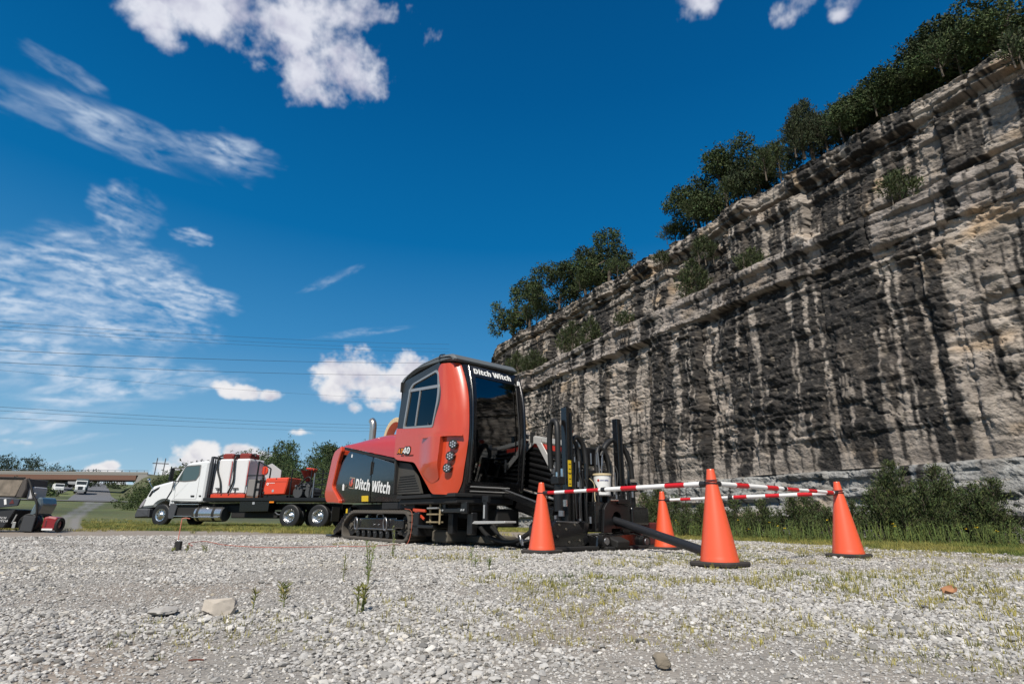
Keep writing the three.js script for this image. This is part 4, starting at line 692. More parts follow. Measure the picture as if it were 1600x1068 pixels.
    part('work_lamp_bracket', merge([rod(B.clone().add(V3(0.08, 0.02, -0.02)).toArray(), c.clone().add(V3(0.075, 0, 0)).addScaledVector(nrm, -0.02).toArray(), 0.012, 0.012, 6)]), M.steel);
  }
  // model lettering on the panel
  meshOf('lettering_outline', merge([fitText('AT', Sc, 0.13, 1.592, 0.085, 0.22, -0.07, 0.15, 0.016, 0.016), fitText('40', Sc, 0.335, 1.572, 0.115, 0.26, -0.07, 0.1, 0.016, 0.02)]), M.matte, panel);
  meshOf('lettering', fitText('AT', Sc, 0.13, 1.592, 0.085, 0.22, -0.07, 0.15, 0.021), mat([0.75, 0.22, 0.02], 0.5), panel);
  meshOf('lettering', fitText('40', Sc, 0.335, 1.572, 0.115, 0.26, -0.07, 0.1, 0.021), M.white, panel);
  meshOf('lettering', fitText('ALL TERRAIN', Sc, 0.27, 1.528, 0.030, 0.46, -0.07, 0.1, 0.015), M.matte, panel);
  // dark upper rear quarter with the side window
  const win = roundPoly([[0.255, 2.045], [0.30, 2.80], [0.40, 2.90], [1.26, 3.01], [1.34, 2.95], [1.425, 2.58], [1.42, 2.36], [1.335, 1.945]], [0.03, 0.1, 0.1, 0.04, 0.04, 0.2, 0.2, 0.03]);
  const wout = roundPoly([[0.0, 2.08], [0.0, 2.92], [0.10, 3.02], [1.34, 3.14], [1.47, 2.62], [1.47, 2.38], [1.37, 1.94]], [0.02, 0.05, 0.06, 0.04, 0.2, 0.2, 0.05]);
  part('cab_quarter_panel', shell(wout, Sc, 0.03, 0.0, 0.12, 0.12, [win]), M.slate);
  const inset = (P, d) => { const c = P.reduce((a, p) => [a[0] + p[0] / P.length, a[1] + p[1] / P.length], [0, 0]); return P.map(p => { const l = Math.hypot(p[0] - c[0], p[1] - c[1]); return [c[0] + (p[0] - c[0]) * (1 - d / l), c[1] + (p[1] - c[1]) * (1 - d / l)]; }); };
  const sw = part('side_window', shell(inset(win, 0.012), Sc, 0.004, -0.012, 0.15, 0.15), M.tint);
  meshOf('window_frame', shell(win, Sc, 0.03, 0.014, 0.12, 0.12, [inset(win, 0.048)]), M.silver, sw);
  meshOf('window_rail', shell([[0.28, 2.755], [1.41, 2.655], [1.41, 2.71], [0.28, 2.81]], Sc, 0.025, 0.008), M.silver, sw);
  meshOf('window_mullion', shell([[0.685, 2.05], [0.715, 2.05], [0.735, 2.74], [0.705, 2.74]], Sc, 0.02, 0.006), M.silver, sw);
  // windscreen side
  const glassP = roundPoly([[2.12, 1.02], [2.15, 2.84], [3.0, 2.82], [3.02, 1.02]], 0.05);
  part('cab_front_frame', shell(roundPoly([[1.865, 0.815], [1.94, 0.98], [2.01, 1.8], [1.985, 2.5], [1.90, 3.04], [3.22, 3.05], [3.25, 0.82]], [0.02, 0.06, 0.2, 0.2, 0.03, 0.05, 0.05]), Sc, 0.04, 0.004, 0.08, 0.1, [glassP]), M.black);
  const ws = part('windscreen', shell(inset(glassP, -0.012), Sc, 0.005, -0.012, 0.1, 0.12), M.glass);
  meshOf('lettering', fitText('Ditch Witch', Sc, 2.13, 2.885, 0.098, 0.76, 0.0, 0.0, 0.012, 0.003), M.white, ws);
  meshOf('wiper_arm', tube([Sc(2.96, 1.5), Sc(2.97, 1.9), Sc(2.95, 2.4), Sc(2.97, 2.75)].map(p => [p[0] + 0.03, p[1], p[2]]), 0.012, 16, 6), M.matte, ws);
  part('cab_pillar', tube([1.0, 1.5, 2.0, 2.5, 3.02].map(y => { const p = Sc(2.065, y); return [p[0] + 0.012, p[1], p[2]]; }), 0.026, 20, 8), M.black); part('cab_pillar', tube([0.9, 1.5, 2.0, 2.5, 3.0].map(y => { const p = Sc(3.12, y); return [p[0] + 0.01, p[1], p[2]]; }), 0.03, 20, 8), M.black);
  part('cab_door_bar', tube([[3.10, 0.93, 0.82], [3.10, 0.93, 0.0]], 0.012, 8, 6), M.silver); part('cab_door_bar', tube([[3.09, 0.86, 0.82], [3.09, 0.86, 0.0]], 0.010, 8, 6), M.silver);
  part('cab_far_wall', box(1.88, 1.26, 0.04, 1.99, 1.45, -0.435, 0.01), M.matte); part('cab_far_header', box(1.80, 0.16, 0.04, 1.95, 2.98, -0.40, 0.01), M.matte); part('cab_far_pillar', box(0.10, 0.84, 0.04, 1.10, 2.48, -0.42, 0.01), M.matte);
  part('cab_rear_wall', box(0.04, 0.85, 1.42, 1.06, 1.28, 0.43, 0.01), M.matte); part('cab_rear_header', box(0.04, 0.2, 1.42, 1.06, 2.9, 0.43, 0.01), M.matte);
  part('far_side_window', box(1.46, 0.86, 0.006, 2.12, 2.49, -0.415, 0), M.tint); part('sun_blind', box(0.012, 0.62, 1.15, 2.78, 2.62, 0.25, 0.003, 0, 0, 0.25), M.matte);
  part('cab_rear_window', box(0.006, 1.15, 1.36, 1.06, 2.27, 0.43, 0), M.tint);
  part('cab_floor', merge([box(1.95, 0.06, 1.3, 2.05, 0.80, 0.42, 0.01), box(1.3, 0.12, 1.1, 2.3, 0.72, 0.4, 0.02)]), M.matte);
  const roofP = roundPoly([[0.98, 2.93], [1.06, 3.03], [1.5, 3.15], [2.3, 3.175], [2.84, 3.08], [2.88, 3.11], [2.78, 3.22], [2.35, 3.285], [1.62, 3.265], [1.15, 3.14], [0.95, 2.96]], [0.01, 0.1, 0.2, 0.2, 0.02, 0.03, 0.1, 0.3, 0.2, 0.15, 0.01]);
  part('cab_roof', plate(roofP, 1.46, 0.05).translate(0, 0, 0.36), M.roof);
  part('roof_seam', tube([[2.42, 3.17, 1.125], [2.42, 3.26, 1.10], [2.42, 3.29, 1.0]], 0.012, 8, 6), M.matte);
  part('corner_lamp', merge([box(0.08, 0.10, 0.05, 2.86, 2.95, -0.34, 0.01)]), M.matte);
  part('corner_marker', box(0.03, 0.09, 0.04, 2.93, 2.86, -0.32, 0.008), M.white);
  // inside the cab
  const seat = part('operator_seat', merge([box(0.50, 0.12, 0.5, 1.85, 1.22, 0.45, 0.05), box(0.14, 0.72, 0.48, 1.58, 1.6, 0.45, 0.06, 0, 0, 0.12), box(0.3, 0.36, 0.3, 1.85, 0.98, 0.45, 0.03)]), M.matte);
  meshOf('headrest', box(0.12, 0.2, 0.28, 1.52, 2.06, 0.45, 0.05), M.greyTape, seat);
  part('control_console', box(0.6, 0.14, 0.16, 2.0, 1.42, 0.82, 0.03), M.satin); part('control_console', box(0.5, 0.14, 0.16, 2.0, 1.42, 0.06, 0.03), M.satin); part('instrument_post', box(0.12, 0.5, 0.4, 2.78, 1.15, 0.2, 0.02, 0, 0, -0.2), M.satin);
  part('joystick', rod([2.24, 1.46, 0.82], [2.28, 1.66, 0.82], 0.015, 0.022), M.matte); part('joystick', rod([2.2, 1.46, 0.06], [2.24, 1.66, 0.06], 0.015, 0.022), M.matte);
  part('monitor', box(0.04, 0.22, 0.28, 2.72, 1.55, 0.15, 0.012, 0, -0.2, -0.2), M.greyTape);
  part('yellow_placard', box(0.012, 0.24, 0.07, 2.80, 1.3, 0.02, 0.003, 0, 0, -0.2), M.yellow);
  part('pedal_bar', merge([bar([2.9, 1.42, 0.72], [2.86, 1.02, 0.42], 0.03, 0.03), bar([2.95, 1.36, 0.50], [2.95, 1.02, 0.30], 0.025, 0.025)]), M.steel);
  part('red_cap', box(0.1, 0.10, 0.14, 2.5, 1.62, 0.3, 0.03), M.red);
  part('mirror', merge([tube([[3.05, 1.85, -0.36], [3.12, 1.9, -0.48]], 0.012, 6, 6), box(0.03, 0.18, 0.12, 3.12, 1.86, -0.52, 0.01)]), M.matte);
  // fender below the cab, filmed with dust
  const Sf = (u, v) => [u, v, 1.075 - 0.02 * (v - 1.1)];
  part('side_fender', shell(roundPoly([[0.87, 1.47], [1.10, 0.86], [1.98, 0.845], [1.80, 1.12], [1.56, 1.37], [1.45, 1.40]], [0.02, 0.02, 0.02, 0.06, 0.06, 0.06]), Sf, 0.05), mat([0.045, 0.042, 0.036], 0.72, 0));
  { const ribs = []; for (let i = 0; i < 7; i++) ribs.push(box(0.85 - i * 0.05, 0.008, 0.008, 1.50 - i * 0.01, 0.90 + i * 0.045, 1.085, 0)); part('fender_ribs', merge(ribs), M.matte); }
  part('fender_bracket', merge([box(0.10, 0.12, 0.08, 1.10, 0.74, 0.95, 0.01), box(0.06, 0.14, 0.05, 1.26, 0.73, 0.97, 0.01)]), M.steel);
  // ---- under the cab: subframe, ladder, step
  part('cab_subframe', merge([box(1.9, 0.10, 1.2, 2.05, 0.72, 0.42, 0.02), box(1.2, 0.12, 0.5, 2.2, 0.62, 0.3, 0.02), bar([1.2, 0.62, 0.3], [2.6, 0.52, 0.3], 0.2, 0.2), box(0.7, 0.3, 0.5, 2.6, 0.45, -0.1, 0.03)]), M.matte);
  const lad = part('boarding_ladder', merge([bar([2.10, 0.68, 0.95], [2.16, 0.34, 0.97], 0.03, 0.04), bar([2.42, 0.68, 0.95], [2.45, 0.34, 0.97], 0.03, 0.04), box(0.34, 0.04, 0.10, 2.26, 0.69, 0.94, 0.008)]), M.tan);
  for (const y of [0.60, 0.50, 0.375]) meshOf('rung', box(0.33, 0.026, 0.14, 2.28, y, 0.96, 0.006), y === 0.60 ? M.silver : M.tan, lad);
  part('mount_bar', merge([box(0.75, 0.07, 0.06, 2.78, 0.56, 0.92, 0.01), box(0.16, 0.16, 0.05, 2.48, 0.60, 0.915, 0.01), box(0.16, 0.18, 0.05, 3.10, 0.60, 0.915, 0.01), box(0.14, 0.34, 0.12, 2.52, 0.36, 0.75, 0.02), box(0.14, 0.34, 0.12, 3.08, 0.36, 0.75, 0.02)]), M.satin);
  for (const x of [2.45, 2.51, 3.06, 3.12]) part('mount_bolt', rod([x, 0.565, 0.945], [x, 0.565, 0.962], 0.017), M.lens);
  const st = part('foot_step', plate(roundPoly([[3.18, 0.36], [3.24, 0.40], [4.02, 0.405], [4.02, 0.375], [3.3, 0.355]], 0.01), 0.22, 0.004).translate(0, 0, 0.72), M.alu);
  meshOf('step_hanger', merge([box(0.10, 0.32, 0.04, 3.50, 0.56, 0.80, 0.008), box(0.16, 0.10, 0.06, 3.50, 0.73, 0.79, 0.01)]), M.satin, st);
  meshOf('hanger_stripe', box(0.035, 0.2, 0.01, 3.50, 0.54, 0.828, 0.002), M.lens, st);
  part('red_brace', merge([bar([1.55, 0.58, 0.96], [1.95, 0.56, 0.95], 0.04, 0.05), bar([1.62, 0.56, 0.96], [1.92, 0.42, 0.95], 0.03, 0.04)]), M.orange);
  part('front_idler_box', merge([box(0.18, 0.4, 0.3, 1.72, 0.34, 0.86, 0.02), box(0.7, 0.05, 0.08, 1.95, 0.30, 0.97, 0.01)]), M.satin);
  part('front_guard', merge([box(0.5, 0.2, 0.6, 2.1, 0.14, 0.45, 0.04), box(0.9, 0.12, 0.5, 2.7, 0.10, 0.1, 0.03)]), M.dusty);
  // ---- drill frame and pipe rack, tilted nose down
  const tilt = -0.218, fr = (x, y, z) => [3.5 + (x - 3.5) * Math.cos(tilt) - (y - 1.2) * Math.sin(tilt) * 1, 1.2 + (x - 3.5) * Math.sin(tilt) + (y - 1.2) * Math.cos(tilt), z];
  const frk = (x, y, z) => fr(x - 0.30, y + 0.015, z - 0.27), rk = (x0, y0, z0, x1, y1, z1, w, h) => bar(frk(x0, y0, z0), frk(x1, y1, z1), w, h);
  const fb = (x0, y0, z0, x1, y1, z1, w, h) => bar(fr(x0, y0, z0), fr(x1, y1, z1), w, h);
  part('drill_frame', merge([fb(0.6, 0.62, -0.30, 4.75, 0.55, -0.30, 0.10, 0.20), fb(0.6, 0.62, -1.15, 4.75, 0.55, -1.15, 0.10, 0.20), fb(1.4, 0.82, 0.02, 4.4, 0.72, 0.02, 0.16, 0.10), ...[1.2, 2.2, 3.2, 4.2].map(x => fb(x, 0.6, -0.3, x, 0.6, -1.15, 0.10, 0.12))]), M.black);
  part('frame_wear_edge', fb(1.8, 0.885, 0.10, 4.2, 0.785, 0.10, 0.02, 0.025), M.steel);
  for (let r = 0; r < 8; r++) for (const zc of [-0.33, -0.46]) part('drill_pipe', rod(frk(1.2 + (zc < -0.4 ? 0.06 : 0), 0.86 + r * 0.098, zc), frk(4.50 - 0.02 * r, 0.86 + r * 0.098, zc), 0.043, 0.043, 12), r % 3 === 1 ? M.satin : M.black);
  part('pipe_box_back', merge([rk(1.2, 1.2, -0.62, 4.2, 1.2, -0.62, 0.04, 0.9)]), M.matte);
  for (const x of [1.7, 3.0]) part('rack_divider', rk(x, 0.78, -0.27, x, 1.70, -0.27, 0.03, 0.06), M.black);
  part('rack_truss', merge([rk(2.6, 1.735, -0.30, 4.45, 1.735, -0.30, 0.05, 0.085), rk(3.32, 1.70, -0.265, 2.85, 1.28, -0.265, 0.025, 0.12), rk(3.42, 1.70, -0.265, 3.98, 1.20, -0.265, 0.025, 0.11), rk(3.28, 1.70, -0.262, 3.52, 1.70, -0.262, 0.024, 0.12)]), M.alu);
  part('rack_red_panel', rk(2.8, 1.60, -0.31, 4.0, 1.60, -0.31, 0.02, 0.13), M.red);
  part('truss_clamp', merge([box(0.08, 0.12, 0.08, ...frk(3.96, 1.25, -0.25), 0.01), rod(frk(3.98, 1.1, -0.25), frk(3.98, 1.4, -0.25), 0.03)]), M.steel);
  // ---- front anchor and wrench assembly
  const post = (z, h, w) => merge([box(w, h, w * 1.05, 4.38, h / 2 + 0.1, z, 0.008), box(0.03, h * 0.92, 0.03, 4.38 + w / 2 + 0.012, h / 2 + 0.1, z - w * 0.3, 0.004)]);
  const p1 = part('anchor_mast', post(-0.13, 2.06, 0.12), M.black), p2 = part('anchor_mast', post(-1.37, 2.02, 0.11), M.black);
  meshOf('warning_label', merge([box(0.003, 0.20, 0.075, 4.443, 1.02, -0.118, 0), box(0.003, 0.19, 0.075, 4.443, 1.225, -0.118, 0)]), M.yellow, p1);
  meshOf('label_text', merge([...Array(5)].map((_, i) => box(0.002, 0.012, 0.045, 4.4455, 0.96 + i * 0.075, -0.118, 0))), M.matte, p1);
  part('mast_slide', merge([box(0.16, 0.5, 0.16, 4.36, 0.62, -0.13, 0.02), box(0.16, 0.45, 0.16, 4.36, 0.62, -1.37, 0.02), box(0.10, 0.3, 0.10, 4.36, 1.05, -1.37, 0.02)]), M.satin);
  for (const [z, h, y0, r] of [[-0.30, 1.15, 0.25, 0.03], [-0.40, 1.05, 0.25, 0.024], [-0.53, 1.0, 0.3, 0.036], [-1.16, 1.0, 0.35, 0.03], [-1.26, 0.9, 0.3, 0.022], [-1.62, 0.95, 0.3, 0.045]]) part('hydraulic_cylinder', merge([rod([4.38, y0, z], [4.38, y0 + h * 0.62, z], r, r, 12), rod([4.38, y0 + h * 0.62, z], [4.38, y0 + h, z], r * 0.55, r * 0.55, 10)]), z === -0.40 || z === -1.26 ? M.steel : M.black);
  part('auger_motor', merge([rod([4.36, 0.55, -1.68], [4.36, 0.95, -1.68], 0.075, 0.075, 16), box(0.18, 0.16, 0.18, 4.36, 0.98, -1.68, 0.02)]), M.satin);
  part('auger_motor', merge([rod([4.40, 0.55, 0.10], [4.40, 0.98, 0.10], 0.07, 0.07, 16), box(0.17, 0.12, 0.17, 4.40, 1.0, 0.10, 0.02), rod([4.40, 0.3, 0.10], [4.40, 0.5, 0.10], 0.04)]), M.satin);
  part('chrome_fitting', merge([rod([4.44, 1.05, 0.05], [4.44, 1.18, 0.05], 0.025), rod([4.44, 1.05, 0.16], [4.44, 1.12, 0.16], 0.02), rod([4.42, 0.98, -1.78], [4.42, 1.06, -1.78], 0.025), rod([4.45, 0.62, 0.02], [4.45, 0.72, 0.02], 0.05)]), M.chrome);
  const H = [ // hoses: points in y,z at x about 4.3
    [0.045, [[4.36, 1.0, 0.05], [4.36, 1.4, 0.05], [4.35, 1.78, 0.045], [4.30, 1.93, 0.03], [4.20, 1.93, 0.02], [4.12, 1.7, 0.0], [4.10, 1.2, -0.04]]],
    [0.042, [[4.36, 1.35, -0.2], [4.34, 1.62, -0.26], [4.34, 1.72, -0.40], [4.34, 1.60, -0.54], [4.36, 1.25, -0.58], [4.36, 0.8, -0.54], [4.36, 0.4, -0.56]]],
    [0.034, [[4.3, 1.3, -0.22], [4.28, 1.56, -0.28], [4.28, 1.66, -0.38], [4.28, 1.5, -0.48], [4.3, 1.2, -0.50], [4.3, 0.7, -0.46]]],
    [0.040, [[4.34, 1.0, -0.86], [4.32, 1.4, -0.88], [4.30, 1.60, -0.98], [4.32, 1.50, -1.12], [4.34, 1.2, -1.18], [4.34, 0.95, -1.1]]],
    [0.034, [[4.28, 1.0, -0.92], [4.26, 1.4, -0.96], [4.26, 1.55, -1.05], [4.28, 1.4, -1.18], [4.3, 1.1, -1.22]]],
    [0.046, [[4.30, 1.45, -1.0], [4.30, 1.68, -1.18], [4.30, 1.76, -1.36], [4.32, 1.66, -1.58], [4.34, 1.4, -1.72], [4.34, 1.12, -1.76]]],
    [0.022, [[4.46, 1.0, -0.62], [4.5, 0.9, -0.66], [4.5, 0.6, -0.68], [4.46, 0.42, -0.62]]],
    [0.03, [[3.0, 0.3, 0.3], [3.5, 0.10, 0.35], [3.9, 0.12, 0.2], [4.2, 0.4, 0.1]]], [0.03, [[2.9, 0.35, 0.2], [3.4, 0.07, 0.3], [3.95, 0.08, 0.1], [4.25, 0.45, 0.0]]], [0.035, [[2.6, 0.4, 0.35], [3.2, 0.14, 0.45], [3.7, 0.1, 0.4], [4.1, 0.3, 0.3]]],
  ];
  H.forEach(([r, p]) => part('hydraulic_hose', tube(p, r, 30, 9), M.rubber));
  part('white_hose', tube([[4.48, 1.06, -0.52], [4.50, 0.98, -0.60], [4.5, 0.75, -0.61], [4.51, 0.55, -0.66], [4.48, 0.42, -0.60]], 0.008, 20, 6), M.cream);
  part('wrench_carriage', merge([box(0.5, 0.34, 0.7, 4.1, 1.05, -0.85, 0.03), box(0.3, 0.5, 0.16, 4.2, 1.1, -0.42, 0.02), box(0.34, 0.3, 0.5, 4.05, 1.45, -0.9, 0.03), box(0.4, 0.6, 0.9, 4.0, 0.6, -0.8, 0.04)]), M.satin);
  part('valve_bank', merge([box(0.16, 0.14, 0.3, 4.34, 0.78, -0.98, 0.02), ...[0, 1, 2, 3].map(i => rod([4.42, 0.72, -0.86 - i * 0.09], [4.42, 0.84, -0.86 - i * 0.09], 0.022)), ...[0, 1, 2].map(i => rod([4.36, 1.3, -0.7 - i * 0.14], [4.36, 1.48, -0.7 - i * 0.14], 0.016))]), M.steel);
  part('orange_cap', new THREE.SphereGeometry(0.065, 14, 10).translate(4.3, 1.80, -0.27), M.orange);
  part('chrome_tube', rod([4.28, 1.58, -0.52], [4.28, 1.72, -0.50], 0.045, 0.04, 14), M.lens);
  part('lever', merge([rod([4.42, 1.05, -0.84], [4.42, 1.5, -0.80], 0.018), rod([4.42, 1.1, -0.88], [4.42, 1.42, -0.90], 0.012)]), M.steel);
  const fit = (p, q, r, m = M.steel) => part('hose_fitting', rod(p, q, r, r, 10), m);
  for (const [x, y, z, l, r] of [[4.46, 0.36, -0.30, 0.09, 0.022], [4.46, 0.38, -0.53, 0.10, 0.026], [4.46, 0.30, -0.42, 0.06, 0.03], [4.44, 0.92, -0.30, 0.08, 0.024], [4.45, 0.86, -0.44, 0.07, 0.02], [4.43, 1.30, -0.24, 0.08, 0.02], [4.43, 1.22, -0.34, 0.10, 0.016], [4.44, 0.74, -1.20, 0.09, 0.024], [4.44, 0.70, -1.06, 0.07, 0.02], [4.46, 0.48, 0.10, 0.08, 0.05], [4.50, 0.44, 0.26, 0.05, 0.02], [4.42, 1.02, -1.50, 0.08, 0.02], [4.44, 0.80, -1.62, 0.10, 0.03]]) fit([x, y, z], [x, y + l, z], r);
  for (const [z, y0, y1, r] of [[-0.235, 0.45, 1.5, 0.013], [-0.345, 0.4, 1.15, 0.016], [-0.47, 0.4, 1.05, 0.012], [-0.62, 0.4, 1.1, 0.016], [-1.1, 0.75, 1.4, 0.013], [-1.23, 0.7, 1.3, 0.016], [-1.5, 0.7, 1.4, 0.013]]) part('hydraulic_line', tube([[4.45, y0, z], [4.455, lerp(y0, y1, 0.4), z + 0.02], [4.45, lerp(y0, y1, 0.8), z - 0.015], [4.42, y1, z]], r, 14, 7), M.rubber);
  for (const [y, z] of [[0.36, 0.30], [0.36, -0.02], [0.20, 0.34], [0.12, 0.10], [0.30, 0.16], [0.14, -0.12]]) part('foot_bolt', rod([4.60, y, z], [4.625, y, z], 0.017, 0.017, 8), M.dusty);
  part('foot_edge', bar([4.615, 0.405, 0.36], [4.615, 0.40, -0.12], 0.012, 0.012), M.steel); part('clamp_jaw', merge([box(0.14, 0.12, 0.2, 4.52, 0.74, -0.92, 0.02), box(0.10, 0.08, 0.3, 4.56, 0.72, -1.2, 0.02)]), M.satin);
  part('clamp_pin', rod([4.60, 0.74, -0.85], [4.62, 0.74, -1.02], 0.02), M.chrome); part('ground_chain', tube([[4.1, 0.05, 0.55], [4.0, 0.14, 0.48], [3.92, 0.08, 0.42], [3.85, 0.20, 0.40], [3.75, 0.06, 0.36]], 0.022, 24, 6), M.steel);
  // anchor feet: angled housings resting on the stones
  part('anchor_foot', plate(roundPoly([[-0.44, 0.03], [0.18, 0.03], [0.30, 0.09], [0.34, 0.17], [0.12, 0.40], [-0.36, 0.42], [-0.46, 0.34]], 0.03), 0.5, 0.02).rotateY(Math.PI / 2).translate(4.36, 0, 0.0), M.black);
  part('anchor_foot', plate(roundPoly([[0.30, 0.02], [1.10, 0.03], [1.45, 0.05], [1.5, 0.18], [1.2, 0.24], [0.6, 0.22], [0.34, 0.20]], 0.03), 0.6, 0.02).rotateY(Math.PI / 2).translate(4.42, 0, -0.06), M.black);
  for (const [z, y] of [[-0.50, 0.13], [-1.46, 0.11]]) { const r = part('anchor_roller', rod([4.68, y, z], [4.80, y, z], 0.10, 0.10, 18), M.satin); meshOf('roller_face', rod([4.80, y, z], [4.815, y, z], 0.055, 0.05, 16), M.steel, r); }
  part('anchor_skid', merge([box(0.5, 0.05, 0.9, 4.5, 0.035, 0.05, 0.015), box(0.6, 0.05, 1.3, 4.55, 0.03, -1.1, 0.015), box(0.3, 0.12, 0.3, 4.75, 0.12, -0.78, 0.03, 0, 0, -0.3)]), M.matte);
  // pipe guide block with its round mouth
  const blk = part('pipe_guide', plate(roundPoly([[-0.14, 0.24], [0.06, 0.24], [0.06, 0.30], [0.34, 0.30], [0.34, 0.24], [0.52, 0.24], [0.50, 0.66], [-0.02, 0.70], [-0.10, 0.60]], 0.015), 0.05, 0.006, [circle(0.20, 0.45, 0.11, 20)]).rotateY(Math.PI / 2).translate(4.56, 0, -0.82), M.satin);
  meshOf('guide_housing', merge([box(0.5, 0.42, 0.3, 4.28, 0.46, -0.72, 0.02), box(0.5, 0.42, 0.3, 4.28, 0.46, -1.32, 0.02), box(0.5, 0.06, 0.9, 4.28, 0.68, -1.02, 0.02), box(0.3, 0.30, 0.46, 4.42, 0.50, -1.66, 0.05)]), M.black, blk);
  part('anchor_box', box(0.32, 0.36, 0.5, 4.35, 0.22, -1.98, 0.03), M.maroon);
}
buildDrill();
// black pipe running from the guide down into the ground
single('product_pipe', rod([0, 0, 0], [2.62, -0.56, 0.46], 0.062, 0.062, 20).rotateY(-50.8 * D2R).translate(-1.98 + 4.35 * 0.632 + 1.03 * 0.775, 0.47, -12.07 + 4.35 * 0.775 - 1.03 * 0.632), mat([0.017, 0.018, 0.021], 0.42), 'thick black pipe slanting from the rig into the stones', 'pipe');
function buildPail() { // white pail standing on the front assembly
  const c = [-1.98 + 4.50 * 0.632 + 0.80 * 0.775, 0.80, -12.07 + 4.50 * 0.775 - 0.80 * 0.632];
  const b = thing('plastic_pail', 'white plastic pail with cream lid on the rig front', 'bucket', c);
  meshOf('pail_body', lathe([[0, 0], [0.118, 0], [0.125, 0.02], [0.142, 0.30], [0.142, 0.32]], 28), M.white, b);
  meshOf('lid', lathe([[0, 0.345], [0.145, 0.345], [0.152, 0.34], [0.152, 0.315], [0.146, 0.31]], 28), M.cream, b);
  const Sb = (u, v) => { const r = lerp(0.125, 0.142, v / 0.30), a = u / 0.135; return [r * Math.sin(a), v, r * Math.cos(a)]; };
  meshOf('lettering', fitText('DITCH WITCH', Sb, -0.055, 0.225, 0.020, 0.13, 0, 0, 0.002), mat([0.03, 0.05, 0.22], 0.5), b);
  meshOf('printed_mark', shell(circle(-0.085, 0.235, 0.02, 10), Sb, 0.002, 0.003), M.red, b);
}
buildPail();
